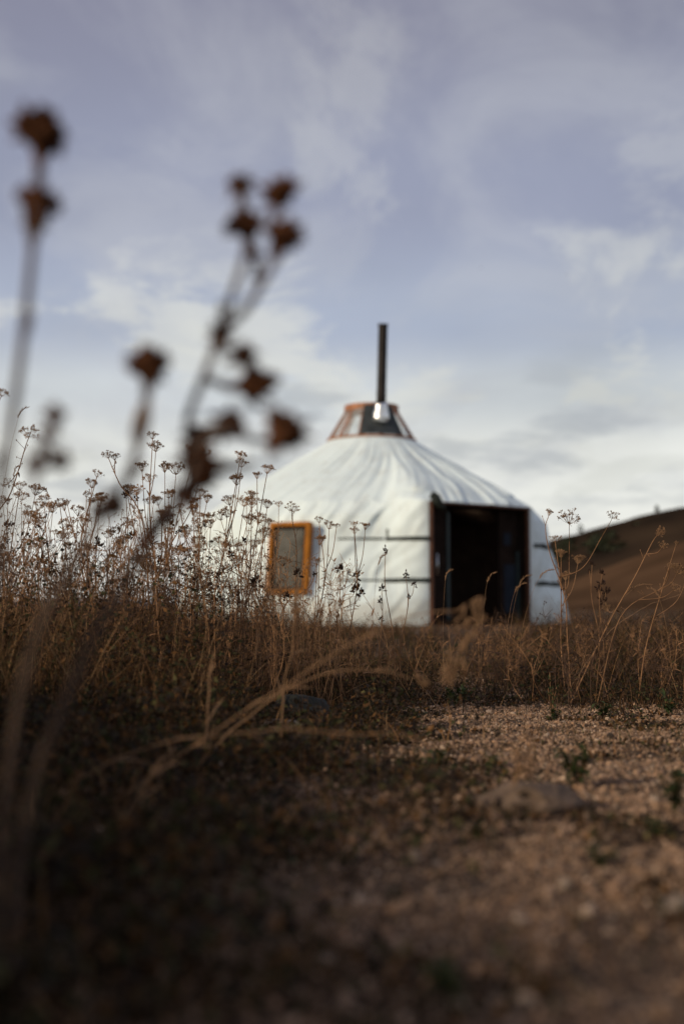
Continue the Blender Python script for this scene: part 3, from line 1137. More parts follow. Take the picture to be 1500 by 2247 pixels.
LP = [(.075, .040, .018), (.15, .070, .022), (.045, .044, .016), (.03, .020, .013), (.10, .085, .03)]
litter('leafy_weeds', 42000, s_near, .095, (.006, .017), LP, [3, 1.3, 3, 7, .7])


def s_bank():
    y = random.uniform(2.3, 4.8)
    x = random.uniform(-.34 * y - .2, boundary(y) + .05)
    if random.random() > (.25 + .75 * bank_k(x, y)):
        return None
    return (x, y)


litter('bank_weeds', 34000, s_bank, lambda x, y: .035 + .37 * bank_k(x, y), (.006, .016), LP, [4, 2.5, 3, 4, 1.2])
litter('mid_weeds', 9000, s_mid, .06, (.006, .018), LP, [3, 1.2, 4, 4, 1])
litter('scrub_weeds', 18000, s_scrub, .16, (.008, .02), LP, [3, 1, 4, 6, .8])
litter('verge_weeds', 26000, s_verge, .085, (.005, .013), LP, [3, .8, 4, 6, .8])


def s_scatter():
    y = random.uniform(.6, 3.6)
    x = random.uniform(boundary(y) - .05, .34 * y + .3)
    k = noise.noise((x * 4, y * 3, 51)) + .5 * noise.noise((x * 11, y * 9, 52)) + .25 * (boundary(y) + .25 - x)
    return (x, y) if k > .10 else None


litter('gravel_litter', 14000, s_scatter, .014, (.004, .013), LP, [4, 2, 2.5, 6, .8])
litter('shading_weeds', 15000, s_shade, .27, (.02, .05), LP, [3, 1, 3, 4, 1])  # unseen leaves added among that grass to thicken its shade


# ------------------------------------------------------------------ dried umbel plants
def umbel_mesh(seed, open_=1.0):
    """unit umbel: stalk end at the origin, opening along +Z, about 2 wide"""
    rnd = random.Random(seed)
    b = MB()
    nr = rnd.randint(17, 24)
    for i in range(nr):
        th = math.acos(1 - (i + .5) / nr * (1 - math.cos(R(70) * open_))) * rnd.uniform(.7, 1.15)
        a = i * 2.399 + rnd.uniform(-.5, .5)
        d = Vector((math.sin(th) * math.cos(a), math.sin(th) * math.sin(a), math.cos(th)))
        ln = rnd.uniform(.75, 1.15)
        e = d * ln + Vector((0, 0, .16 * th * th))
        b.tube([(0, 0, 0), d * ln * .5 - Vector((0, 0, .05)), e], [.020, .015, .013], 3, False)
        for k in range(rnd.randint(9, 13)):
            dd = (d + Vector((rnd.gauss(0, .9), rnd.gauss(0, .9), rnd.gauss(.2, .6)))).normalized()
            l2 = rnd.uniform(.10, .27)
            b.tube([e, e + dd * l2], [.009, .007], 3, False)
            b.seed(e + dd * (l2 + .03), rnd.uniform(.026, .052), 1.7, dd)
    me = b.mesh('umbel', smooth=False)
    me.materials.append(M_umbel)
    return me


UMB = [umbel_mesh(100 + i, o_) for i, o_ in enumerate((1.0, .85, 1.15, .75, .95, .6))]


def place_umbel(parent, p, d, size, k=None):
    o = bpy.data.objects.new('umbel', UMB[random.randrange(6) if k is None else k])
    COL.objects.link(o)
    o.parent = parent
    o.location = p - root_loc(parent)
    o.rotation_euler = (d.to_track_quat('Z', 'Y') @ Matrix.Rotation(random.uniform(0, 6.28), 3, 'Z').to_quaternion()).to_euler()
    o.scale = (size,) * 3
    return o


def umbel_plant(base_px, d, heads, label, group=None, thick=.0016, fork=None, paths=None, name='umbel_plant', size=1.0):
    """heads: (px, py, diameter px). Every head gets a branch that leaves the main stem"""
    if not paths:
        base_px += random.uniform(-55, 45)
    g = on_ground(base_px, d)
    t = thing(name, g, label, 'dried plant', group)
    b = MB()
    heads = sorted(heads, key=lambda h: h[1])
    main = heads[0]
    top = P(main[0], main[1], d + random.uniform(-.06, .06))
    n = 9
    side = Vector((random.gauss(0, .016), random.gauss(0, .02), 0))
    ctrl = [g - UZ * .01, lerp(g, top, .33) + side + Vector(((g.x - top.x) * .12, 0, 0)), lerp(g, top, .68) - side * .6 + Vector(((g.x - top.x) * .10, 0, 0)), top]
    if paths and 0 in paths:
        ctrl = [g - UZ * .01] + [P(a, c, d) for a, c in paths[0]] + [top]
    sp = spline(ctrl, 7)
    b.tube(sp, [thick * lerp(1.25, .55, i / (len(sp) - 1)) for i in range(len(sp))], 5)
    dirs = [(sp[-1] - sp[-2]).normalized()]
    ends = [top]
    for i, h in enumerate(heads[1:], 1):
        e = P(h[0], h[1], d + random.uniform(-.12, .12))
        hz = e.z
        lo = max(.25, min(.85, (hz - g.z) / (top.z - g.z) - random.uniform(.18, .42)))
        k = int(lo * (len(sp) - 1))
        if paths and i in paths:
            w0 = P(paths[i][0][0], paths[i][0][1], d)
            k = min(range(2, len(sp) - 1), key=lambda j: abs(sp[j].z - w0.z + .02) + (0 if sp[j].z < w0.z else 1))
        s = sp[k]
        if paths and i in paths:
            c = [s] + [P(a, cc, d) for a, cc in paths[i]] + [e]
        else:
            c = [s, lerp(s, e, .5) + Vector(((e.x - s.x) * .16, (e.y - s.y) * .16, -.06 * (e - s).length)), e]
        bp = spline(c, 6)
        b.tube(bp, [thick * lerp(.75, .45, j / (len(bp) - 1)) for j in range(len(bp))], 4)
        dirs.append((bp[-1] - bp[-3]).normalized()); ends.append(e)
        # a shrivelled sheath leaf at the fork
        b.leaf(s, (e - s).normalized() + Vector((random.gauss(0, .5), random.gauss(0, .5), 0)), (0, .2, 1), .018, .0022, .5)
    for _ in range(7):       # short side spurs
        k = random.randrange(3, len(sp) - 2)
        q = sp[k]; e = q + Vector((random.uniform(-.02, .02), random.uniform(-.02, .02), random.uniform(.005, .028)))
        b.tube([q, e], [.0007, .0005], 3)
        b.seed(e, .0018, 1.5)
    part('stem', b, M_stem, t)
    for h, e, dd in zip(heads, ends, dirs):
        dd = (dd + Vector((random.gauss(0, .12), random.gauss(0, .12), .35))).normalized()
        place_umbel(t, e + dd * -.002, dd, h[2] / 2 * d / FPX * .88 * size)
    return t


STAND = 'dried umbel plants in the stand left of the yurt'
LBL = 'dried tan umbel plant among many alike in the weedy stand left of the yurt'
umbel_plant(-38, 2.95, [(64, 958, 48), (18, 1062, 34)], 'dried umbel plant leaning in from the left edge with a high umbel', paths={0: [(-20, 1180), (25, 1080), (55, 985)]})
umbel_plant(-90, 2.9, [(4, 868, 34)], 'tallest dried umbel plant, its umbel cut by the left edge')
umbel_plant(40, 3.0, [(44, 1074, 36), (78, 1086, 46), (64, 1148, 50), (110, 1120, 26)], 'dried umbel plant with several umbels nearest the left edge of the stand')
umbel_plant(150, 3.05, [(132, 1110, 34), (172, 1130, 42), (182, 1154, 40), (152, 1204, 32)], 'dried umbel plant with low clustered umbels, second clump from the left edge')
umbel_plant(225, 2.95, [(202, 1070, 40), (213, 1046, 30), (217, 1095, 30), (190, 1090, 26)], 'dried umbel plant with narrow bunched umbels left of the twin-headed one')
umbel_plant(335, 2.9, [(238, 1004, 32), (252, 1008, 28)], 'dried umbel plant with twin high umbels on one left-leaning stem', paths={0: [(318, 1170), (262, 1060)]})
umbel_plant(325, 3.0, [(342, 990, 44), (335, 962, 32), (312, 1034, 42), (280, 1084, 42), (300, 1086, 42), (328, 1056, 36)], 'tallest dense umbel plant in the middle of the left stand')
umbel_plant(360, 3.05, [(362, 1036, 44), (386, 1040, 50), (428, 996, 46), (446, 1004, 40), (370, 1092, 38)], 'dried umbel plant with umbels partly behind the big blurred forked stalk')
umbel_plant(405, 3.0, [(440, 1088, 36), (424, 1130, 46), (462, 1158, 40), (408, 1172, 40), (395, 1120, 30)], 'dried umbel plant right below the dark heads of the blurred forked stalk')
umbel_plant(468, 2.95, [(527, 1008, 36), (530, 1024, 36), (520, 1064, 48), (498, 1134, 44), (536, 1110, 44)], 'slender dried umbel plant with stacked umbels against the yurt roof edge')
umbel_plant(498, 3.0, [(564, 1050, 30), (586, 1038, 38), (552, 1094, 34), (586, 1114, 36)], 'dried umbel plant with the rightmost high umbels of the left stand')
umbel_plant(545, 3.1, [(521, 1242, 46), (577, 1154, 30), (590, 1150, 26)], 'low dried umbel plant just left of the orange window')
umbel_plant(250, 3.1, [(262, 1194, 36), (235, 1180, 30)], 'low dried umbel plant with two small umbels beneath the twin-headed one')
umbel_plant(645, 3.30, [(640, 1120, 36)], 'single-stemmed dried umbel plant standing in front of the orange window', paths={0: [(648, 1300), (650, 1200), (641, 1140)]})
umbel_plant(682, 3.30, [(722, 1160, 34), (701, 1196, 42), (700, 1146, 26), (695, 1240, 34), (738, 1156, 18)], 'dried umbel plant at the right edge of the orange window')
umbel_plant(778, 3.40, [(777, 1157, 28), (801, 1162, 30), (777, 1170, 26)], 'dried umbel plant in front of the upper wall strap')
for i in range(34):          # lower ones filling the stand
    bx = random.uniform(-20, 560)
    hs = [(bx + random.gauss(0, 48), random.uniform(1090, 1265), random.uniform(20, 46)) for _ in range(random.randint(2, 5))]
    umbel_plant(bx, random.uniform(2.9, 3.5), hs, LBL, STAND, thick=.0013)
# tangle of withered twigs filling the stand: a mass nobody could count
def twigs(name, n, xr, yr, dr, m, dens=12):
    b = MB()
    for _ in range(n):
        px = random.uniform(*xr)
        d = random.uniform(*dr)
        k = max(0.0, min(1.0, (620 - px) / 420))
        py = random.uniform(yr[0], yr[1]) + (1 - k) * 60
        g = on_ground(px + random.gauss(0, 45), d)
        e = P(px, py, d)
        sp = spline([g, lerp(g, e, .5) + Vector((random.gauss(0, .025), random.gauss(0, .03), 0)), e], 5)
        b.tube(sp, [.0011 * lerp(1.1, .45, i / (len(sp) - 1)) for i in range(len(sp))], 3, False)
        for _ in range(dens):
            j = random.randrange(3, len(sp))
            q = sp[j]
            l_ = random.uniform(.012, .05)
            dd = Vector((random.gauss(0, .7), random.gauss(0, .7), random.gauss(.7, .5))).normalized()
            q2 = q + dd * l_ + Vector((0, 0, -.2 * l_ * random.random()))
            b.tube([q, lerp(q, q2, .5) + Vector((random.gauss(0, .003), 0, .003)), q2], [.0006, .0005, .0004], 3, False)
            w = random.random()
            if w < .55:
                for _k in range(random.randint(2, 5)):
                    b.seed(q2 + Vector((random.gauss(0, .003), random.gauss(0, .003), random.gauss(0, .003))), random.uniform(.0009, .002), 1.5, dd)
            elif w < .85:
                b.leaf(q, dd + Vector((random.gauss(0, .4), 0, -.2)), (0, -.5, 1), random.uniform(.010, .024), random.uniform(.0012, .003), .8, 3)
    me = b.mesh(name, smooth=False); me.materials.append(m)
    o = bpy.data.objects.new(name, me); COL.objects.link(o); o['kind'] = 'stuff'


twigs('thicket_twigs', 190, (-60, 640), (1110, 1280), (2.75, 3.7), M_stem)
twigs('dark_thicket_twigs', 170, (-60, 600), (1170, 1300), (2.7, 3.6), mat('dark_twig', (.060, .032, .019), .85, var=.35, vscale=60), 16)
twigs('window_twigs', 75, (560, 770), (1165, 1290), (3.1, 3.9), M_straw, 10)
twigs('verge_twigs', 130, (620, 1520), (1290, 1385), (3.3, 5.6), M_stem, 10)
twigs('dark_verge_twigs', 130, (1030, 1520), (1285, 1400), (3.2, 5.2), bpy.data.materials['dark_twig'], 14)

umbel_plant(1248, 3.45, [(1203, 1131, 28), (1248, 1148, 56), (1343, 1136, 30)], 'tall dried umbel plant right of the doorway with a broad upright umbel',
            paths={0: [(1244, 1400), (1238, 1310), (1206, 1215), (1196, 1160)], 1: [(1278, 1245), (1318, 1180)], 2: [(1246, 1280), (1248, 1200)]})
umbel_plant(1232, 3.53, [(1217, 1188, 30), (1230, 1222, 32), (1267, 1236, 38), (1240, 1272, 34)], 'shorter dried umbel plant right of the doorway, behind the tall one')
umbel_plant(1240, 3.40, [(1445, 1172, 30), (1452, 1200, 24), (1333, 1340, 34)], 'dried umbel plant leaning far right with bent pale stems',
            paths={0: [(1330, 1376), (1392, 1265), (1430, 1190)]})
umbel_plant(1300, 3.35, [(1484, 1258, 40), (1478, 1294, 30), (1470, 1245, 20)], 'dried umbel plant sprawling towards the right edge', paths={0: [(1360, 1355), (1450, 1290)]})
umbel_plant(1440, 3.45, [(1506, 1270, 40), (1482, 1195, 16)], 'dried umbel plant at the right edge with thin upright stems')


# ------------------------------------------------------------------ plants with small dark seed heads
def dark_mesh(seed):
    rnd = random.Random(seed)
    b = MB()
    for i in range(rnd.randint(14, 20)):
        p = Vector((rnd.gauss(0, .42), rnd.gauss(0, .42), rnd.gauss(0, .5)))
        b.spindle(p * .6, (p + Vector((0, 0, .5))), rnd.uniform(.4, .75), rnd.uniform(.12, .22), 5)
    me = b.mesh('seed_head'); me.materials.append(M_dark)
    return me


DKM = [dark_mesh(300 + i) for i in range(5)]


def dark_plant(base_px, d, heads, label, group=None):
    g = on_ground(base_px, d)
    t = thing('seed_head_plant', g, label, 'dried plant', group)
    b = MB()
    heads = sorted(heads, key=lambda h: h[1])
    top = P(heads[0][0], heads[0][1], d)
    sp = spline([g - UZ * .01, lerp(g, top, .4) + Vector((random.gauss(0, .008), 0, 0)), lerp(g, top, .75) + Vector((random.gauss(0, .006), 0, 0)), top], 6)
    b.tube(sp, [.0013 * lerp(1.2, .6, i / (len(sp) - 1)) for i in range(len(sp))], 4)
    ends = [(top, (sp[-1] - sp[-2]).normalized())]
    for h in heads[1:]:
        e = P(h[0], h[1], d + random.uniform(-.04, .04))
        k = int(max(.3, min(.9, (e.z - g.z) / (top.z - g.z) - .16)) * (len(sp) - 1))
        c = [sp[k], lerp(sp[k], e, .5) + Vector(((e.x - sp[k].x) * .2, 0, -.004)), e]
        bp = spline(c, 4); b.tube(bp, .0008, 4)
        ends.append((e, (bp[-1] - bp[-2]).normalized()))
    part('stem', b, M_stem, t)
    for h, (e, dd) in zip(heads, ends):
        o = bpy.data.objects.new('seed_head', random.choice(DKM)); COL.objects.link(o)
        o.parent = t; o.location = e - g
        o.rotation_euler = dd.to_track_quat('Z', 'Y').to_euler()
        s = h[2] / 2 * d / FPX
        o.scale = (s * .9, s * .9, s * 1.1)


DG = 'dark seed head plants in the stand left of the yurt'
DL = 'dried stalk with small dark seed heads amid the left weedy stand'
dark_plant(865, 3.50, [(845, 1208, 18)], 'single dark-tipped stalk in front of the white wall left of the doorway')
dark_plant(772, 3.50, [(745, 1250, 24), (782, 1263, 26), (780, 1294, 34), (765, 1258, 14), (793, 1300, 22)], 'forked plant with clustered dark seed heads before the lower wall strap')
dark_plant(880, 3.50, [(890, 1262, 18), (908, 1283, 16), (896, 1310, 14)], 'thin forked stalk with dark tips beside the left door jamb')
dark_plant(828, 3.55, [(837, 1292, 20), (834, 1318, 16), (836, 1358, 14)], 'low stalk with dark tips before the white wall, below the strap end')
dark_plant(1318, 3.60, [(1320, 1258, 22), (1319, 1282, 24), (1328, 1300, 26), (1312, 1292, 20), (1322, 1318, 26)], 'dark bushy seed spike right of the tall umbel plant')
dark_plant(1300, 3.70, [(1298, 1238, 20), (1292, 1252, 14)], 'thin dark-tipped stalk between the tall umbel plant and dark spike')
for bx, hs in [(520, [(537, 1187, 22), (505, 1215, 22)]), (430, [(427, 1275, 28), (420, 1250, 22), (438, 1268, 18)]), (392, [(378, 1150, 26), (396, 1202, 24), (393, 1168, 18)]),
               (296, [(289, 1177, 24), (277, 1088, 24), (299, 1093, 18)]), (222, [(218, 1200, 26), (214, 1185, 18), (192, 1231, 16)]), (90, [(87, 1231, 22), (83, 1243, 16)]),
               (18, [(16, 1156, 26), (14, 1187, 18), (6, 1203, 22), (8, 1236, 22)]), (560, [(561, 1277, 34), (556, 1290, 24), (520, 1300, 20)]), (655, [(653, 1258, 26), (628, 1310, 26), (690, 1262, 18)]),
               (350, [(352, 1232, 24), (340, 1250, 24)]), (150, [(120, 1260, 22), (146, 1228, 18)]), (480, [(460, 1285, 22), (476, 1262, 18)])]:
    dark_plant(bx, random.uniform(2.9, 3.1), hs, DL, DG)


# seeding grass stalks, in focus
def grass_stalk(base_px, d, top, label, head=44, group=None, droop=20):
    g = on_ground(base_px, d)
    t = thing('seeding_grass', g, label, 'grass', group)
    e = P(top[0], top[1], d)
    b = MB()
    sp = spline([g - UZ * .01, lerp(g, e, .5) + Vector(((g.x - e.x) * .28, 0, 0)), lerp(g, e, .82) + Vector(((g.x - e.x) * .20, 0, .004)), e], 6)
    b.tube(sp, [.0006 * lerp(1, .5, i / (len(sp) - 1)) for i in range(len(sp))], 3)
    part('stalk', b, M_straw, t)
    b = MB()
    dd = (sp[-1] - sp[-3]).normalized()
    ln = head * d / FPX
    hx = 1 if e.x >= g.x else -1
    for i in range(22):
        k = i / 22
        q = e + dd * ln * (k - .3) + Vector((hx * droop * .5 * d / FPX * k * k, 0, -droop * d / FPX * k * k))
        b.spindle(q, dd + Vector((hx * k * .6 + random.gauss(0, .3), random.gauss(0, .35), random.gauss(0, .25) - k * .5)), ln * .17, ln * .016, 4)
    part('seed_spike', b, M_straw, t)


for bx, tp, lab in [(1108, (1143, 1272), 'pale feathery grass stalk arching before the right door leaf'), (1100, (1132, 1290), 'lower feathery grass stalk before the right door leaf'),
                    (1128, (1188, 1258), 'grass stalk with a pale tip against the wall right of the doorway'), (1050, (1070, 1268), 'grass stalk with faint spikelets in the middle of the doorway'),
                    (968, (977, 1262), 'short pale grass spike in the left part of the doorway'), (812, (831, 1228), 'pale grass spike before the wall, left of the single dark-tipped stalk'),
                    (1290, (1395, 1285), 'thin arching grass stalk before the brown slope'), (1470, (1440, 1300), 'grass stalk leaning left near the right edge'),
                    (-20, (44, 905), 'high grass spike leaning right at the left edge'), (28, (31, 1035), 'upright grass spike at the left edge below the high umbel'),
                    (108, (107, 1085), 'upright grass spike beside the leftmost umbels'), (255, (262, 1160), 'grass spike in the middle of the left stand'), (300, (296, 1118), 'pale grass spike behind the left stand umbels')]:
    grass_stalk(bx, random.uniform(2.9, 3.15) + (.6 if bx > 700 else 0), tp, lab)


# small leafy green herbs
def herb(px, d, top_h, spread, label, n=60, size=.012, group=None, name='green_herb', m=None):
    g = on_ground(px, d)
    t = thing(name, g, label, 'plant', group)
    b = MB(); lf_ = MB()
    for s in range(max(3, n // 14)):
        a = random.uniform(0, 6.28); r = spread * random.random()
        e = g + Vector((math.cos(a) * r, math.sin(a) * r, top_h * random.uniform(.5, 1)))
        sp = spline([g, lerp(g, e, .5) + Vector((random.gauss(0, .1), random.gauss(0, .1), .2)) * top_h * .3, e], 4)
        b.tube(sp, .0008, 3)
        for _ in range(14):
            q = sp[random.randrange(2, len(sp))]
            dd = Vector((random.gauss(0, 1), random.gauss(0, 1), random.gauss(.4, .6)))
            lf_.leaf(q, dd, (0, 0, 1), size * random.uniform(.6, 1.3), size * .22, .3, 2)
    part('stem', b, M_stem, t)
    part('foliage', lf_, m or M_green, t)


for (px, py, w, h, lab) in [(1265, 1735, 120, 95, 'dark green bushy tuft right of the rounded grey rock'), (1300, 1905, 80, 45, 'small bright green tuft alone on gravel'),
                            (970, 2190, 100, 85, 'dark green tuft nearest the camera on the gravel'), (1475, 1790, 90, 80, 'green tuft at the right edge level with the rounded rock'),
                            (1425, 1845, 70, 45, 'small dark tuft below the right edge tuft'), (1080, 1695, 40, 35, 'tiny green tuft just above the rounded rock'),
                            (955, 1700, 60, 50, 'olive tuft left of the rounded rock'), (1455, 1568, 90, 45, 'low green weed at the far gravel edge on the right'),
                            (1318, 1568, 60, 36, 'small green weed at the far gravel edge'), (1210, 1577, 40, 30, 'tiny green weed on bright gravel'),
                            (1000, 1545, 110, 55, 'spreading green weed where gravel meets the short grass'), (1045, 1850, 60, 36, 'brownish tuft below the rounded rock'),
                            (900, 1590, 70, 40, 'low weed left of the gravel patch')]:
    g = ground_at(px, py)
    d = g.y / math.cos(ALPHA)
    herb(px, d, h * d / FPX, w / 2 * d / FPX, lab, n=90, size=.26 * h * d / FPX + .004)
herb(1205, 3.0, .105, .016, 'slim leafy green sprig before the wall right of the doorway', n=70, size=.010)
for bx, tp in [(560, 1230), (470, 1240), (590, 1215), (60, 1235), (110, 1240), (290, 1245)]:
    dd = 3.15
    herb(bx, dd, (1330 - tp) * dd / FPX + .25, .03, 'leafy olive stalk standing among the dried umbels left of the yurt', n=80, size=.014, group='leafy stalks in the left stand', name='leafy_stalk')


# ------------------------------------------------------------------ rocks
def rock(px, py, wpx, hpx, m, label, seed, flat=1.0):
    g = ground_at(px, py)
    d = g.y / math.cos(ALPHA)
    rx = wpx / 2 * d / FPX; rz = hpx * .62 * d / FPX
    b = MB()
    nu, nv = 30, 18
    for j in range(nv + 1):
        th = math.pi * j / nv
        for i in range(nu):
            a = 2 * math.pi * i / nu
            q = Vector((math.sin(th) * math.cos(a), math.sin(th) * math.sin(a), math.cos(th)))
            k = 1 + .30 * noise.noise(q * 1.4 + Vector((seed, 0, 0))) + .20 * noise.noise(q * 3.3 + Vector((0, seed, 0))) + .09 * noise.noise(q * 9 + Vector((0, 0, seed)))
            for nn, dist in ((Vector((.6, -.5, .6)).normalized(), .78), (Vector((-.7, -.3, .55)).normalized(), .8), (Vector((.1, .2, 1)).normalized(), .72 * flat)):
                s = (q * k).dot(nn)
                if s > dist:
                    q = q - nn * ((s - dist) / k) * .8
            b.v.append(g + Vector((q.x * rx * k, q.y * rx * .8 * k, q.z * rz * k + rz * .45)))
    for j in range(nv):
        for i in range(nu):
            b.f.append((j * nu + i, (j + 1) * nu + i, (j + 1) * nu + (i + 1) % nu, j * nu + (i + 1) % nu))
    solo('rock', b, m, g, label, 'rock')


rock(1165, 1785, 200, 82, M_rock, 'rounded grey-brown rock lying on the gravel', 2.0)
rock(610, 1618, 135, 45, M_pale, 'pale flat-topped stone at the edge of the weeds', 5.5)
rock(655, 1590, 140, 85, M_block, 'dark greenish stone block behind the pale stone', 8.1, .9)
rock(1492, 2005, 90, 55, M_pale, 'pale stone cut by the right edge of the gravel', 11.3)


# ------------------------------------------------------------------ out-of-focus plants close to the camera
def bract_head(b, p, d, r, n=34, length=1.35, spread=1.25):
    """knapweed-like dried head: a cup of pointed bracts opening along d"""
    p, d = Vector(p), Vector(d).normalized()
    b.spindle(p - d * r * .9, d, r * 1.7, r * .72, 8, .6)
    a0 = d.orthogonal().normalized(); c0 = d.cross(a0)
    for i in range(n):
        a = i * 2.399
        k = spread * math.sqrt((i + .5) / n)
        dd = (d * (1 - .75 * k) + (a0 * math.cos(a) + c0 * math.sin(a)) * k + Vector((random.gauss(0, .25), random.gauss(0, .25), random.gauss(0, .25)))).normalized()
        b.spindle(p - d * r * .25 + dd * r * .1, dd, r * length * random.uniform(.5, 1.05), r * .2, 4, .5)


def near_plant(name, d, stems, heads, leaves, label, base_px, thick=.0026):
    """stems: lists of pixels; heads: (px, py, radius px, dir); leaves: (px,py, dx,dy, len px, width px, material)"""
    d *= .86
    g = on_ground(base_px, d)
    t = thing(name, g, label, 'dried plant')
    for i, s in enumerate(stems):
        b = MB()
        th = thick * (1 if i == 0 else .9)
        pts = [P(x, y, d + (.0 if i == 0 else .012 * math.sin(i * 2.1 + k))) for k, (x, y) in enumerate(s)]
        if i == 0:
            pts = [g - UZ * .01] + pts
        sp = spline(pts, 6)
        b.tube(sp, [th * lerp(1.25, .8, j / (len(sp) - 1)) for j in range(len(sp))], 7)
        part('stem' if i == 0 else 'branch', b, M_fgstem, t)
    for (x, y, r, dr) in heads:
        b = MB()
        rr = r * d / FPX
        c0 = P(x, y, d + random.uniform(-.015, .015))
        dv_ = Vector((dr[0], random.uniform(-.3, .3), dr[1])).normalized()
        bract_head(b, c0, dv_, rr * 1.42, 26)
        b.spindle(c0 - dv_ * rr * 2.3, dv_, rr * 2.4, rr * .5, 7, .8)
        for _ in range(3 if r > 15 else 1):     # withered florets crowding the head
            o_ = Vector((random.uniform(-1, 1), random.uniform(-1, 1), random.uniform(-.7, 1)))
            bract_head(b, c0 + o_ * rr * .8, o_ + Vector((dr[0], 0, dr[1])), rr * random.uniform(.5, .85), 16)
        part('seed_head', b, M_fghead, t)
    for (x, y, dx, dy, ln, w, m) in leaves:
        b = MB()
        b.leaf(P(x, y, d), (dx, random.uniform(-.3, .3), dy), (0, -1, .3), ln * d / FPX, w / 2 * d / FPX, .25, 5)
        part('leaf', b, m, t)


near_plant('tall_seed_stalk', .86,
           [[(-40, 1500), (-12, 1200), (14, 1010), (36, 860), (56, 700), (70, 560), (78, 470), (84, 350), (88, 300)],
            [(72, 540), (60, 470), (48, 430)], [(76, 520), (100, 470), (118, 455)], [(84, 360), (104, 335), (122, 322)]],
           [(84, 282, 40, (-.1, 1)), (66, 268, 26, (-.5, .9)), (106, 276, 30, (.4, .9)), (126, 318, 17, (.9, .3)), (84, 432, 28, (0, 1)), (50, 422, 12, (-.6, .6)), (122, 452, 16, (.9, .25)), (80, 480, 20, (.1, 1))],
           [(52, 760, .12, .95, 90, 16, M_fgstem), (82, 400, .1, 1, 70, 26, M_fghead), (80, 500, .25, .9, 60, 26, M_fghead), (76, 520, -.2, .9, 50, 20, M_fghead)],
           'tall blurred seed stalk at the left edge, close to the camera', -70)
near_plant('forked_seed_stalk', .92,
           [[(60, 1790), (160, 1500), (260, 1300), (345, 1165), (402, 1075), (432, 1010), (412, 930), (446, 830), (476, 752), (492, 705), (512, 640), (536, 560), (542, 500)],
            [(490, 712), (530, 690), (582, 610), (612, 555), (626, 520)], [(540, 520), (532, 450), (530, 410)], [(600, 560), (604, 480), (614, 425)], [(560, 610), (566, 580), (562, 560)],
            [(478, 752), (510, 770), (536, 782)], [(448, 830), (500, 846), (556, 846)], [(410, 940), (460, 938), (498, 925)], [(424, 985), (500, 948), (570, 968), (626, 950)], [(432, 1020), (490, 1030), (560, 1012)]],
           [(528, 404, 22, (-.3, 1)), (616, 420, 30, (.25, 1)), (596, 428, 18, (-.3, .8)), (540, 488, 32, (-.2, 1)), (624, 512, 32, (.3, .9)), (640, 524, 18, (.8, .2)), (562, 560, 13, (.3, 1)),
            (486, 728, 20, (.2, 1)), (538, 780, 24, (.9, .4)), (556, 846, 32, (1, .1)), (588, 838, 22, (.9, .2)), (502, 922, 25, (.3, .9)), (626, 938, 36, (.4, .8)), (622, 960, 26, (.5, -.6)),
            (432, 1012, 34, (.2, 1)), (446, 1044, 30, (.7, .5)), (418, 985, 18, (-.5, 1)), (405, 1085, 22, (-.6, -.7)), (368, 1136, 18, (-.6, -.8)), (478, 742, 17, (-.2, 1)), (520, 940, 17, (.6, -.4))],
           [(480, 760, .2, .9, 70, 24, M_fghead), (492, 720, -.1, 1, 60, 20, M_fghead), (440, 1050, -.5, -.8, 90, 34, M_fghead), (500, 940, .5, .7, 45, 22, M_fghead), (390, 955, 1, .1, 130, 22, M_fghead), (400, 1080, -.6, -.8, 110, 26, M_fghead),
            (440, 1010, -.2, 1, 80, 40, M_fghead), (430, 1060, .5, .8, 70, 34, M_fghead), (470, 950, 1, .25, 70, 26, M_fghead), (380, 1110, -.7, -.7, 120, 30, M_fghead), (430, 1000, .9, -.2, 110, 18, M_fghead), (478, 745, .5, .8, 50, 26, M_fghead)],
           'large blurred forked plant with many brown seed heads, close to the camera', 20)
near_plant('bent_seed_stalk', .90,
           [[(20, 1700), (80, 1400), (190, 1190), (262, 1080), (296, 1005), (312, 930), (326, 860), (328, 815)], [(262, 1085), (225, 1112), (200, 1118)]],
           [(326, 800, 34, (0, 1)), (310, 790, 22, (-.5, .9)), (344, 792, 22, (.5, .9)), (248, 1108, 26, (.9, .4)), (214, 1120, 18, (-.9, -.2))],
           [(300, 985, .12, 1, 125, 40, M_fgleaf), (318, 880, .1, 1, 60, 26, M_fghead), (270, 1070, .5, .8, 80, 20, M_fghead)],
           'blurred single-headed seed stalk with an ochre leaf', -10)
near_plant('small_seed_stalk', .84,
           [[(-60, 1500), (20, 1190), (70, 1070), (96, 990), (118, 925)], [(80, 1040), (108, 1018), (130, 1006)], [(72, 1065), (78, 1035), (76, 1010)]],
           [(120, 912, 19, (.3, 1)), (108, 950, 16, (.2, 1)), (132, 1006, 19, (.8, .5)), (78, 1018, 18, (-.2, 1)), (98, 985, 15, (.3, 1))],
           [(82, 1040, .6, .6, 50, 16, M_fghead), (20, 1180, .4, .9, 70, 14, M_fgstem)], 'small blurred Y-shaped stalk low at the left edge', -90, .0013)
near_plant('left_edge_stalk', .80,
           [[(-60, 1500), (-12, 1250), (-2, 1100), (4, 990)]], [(2, 1010, 10, (0, 1))], [(-10, 1200, .15, 1, 120, 16, M_fgstem)], 'faint blurred stem running up the left edge of the picture', -100)


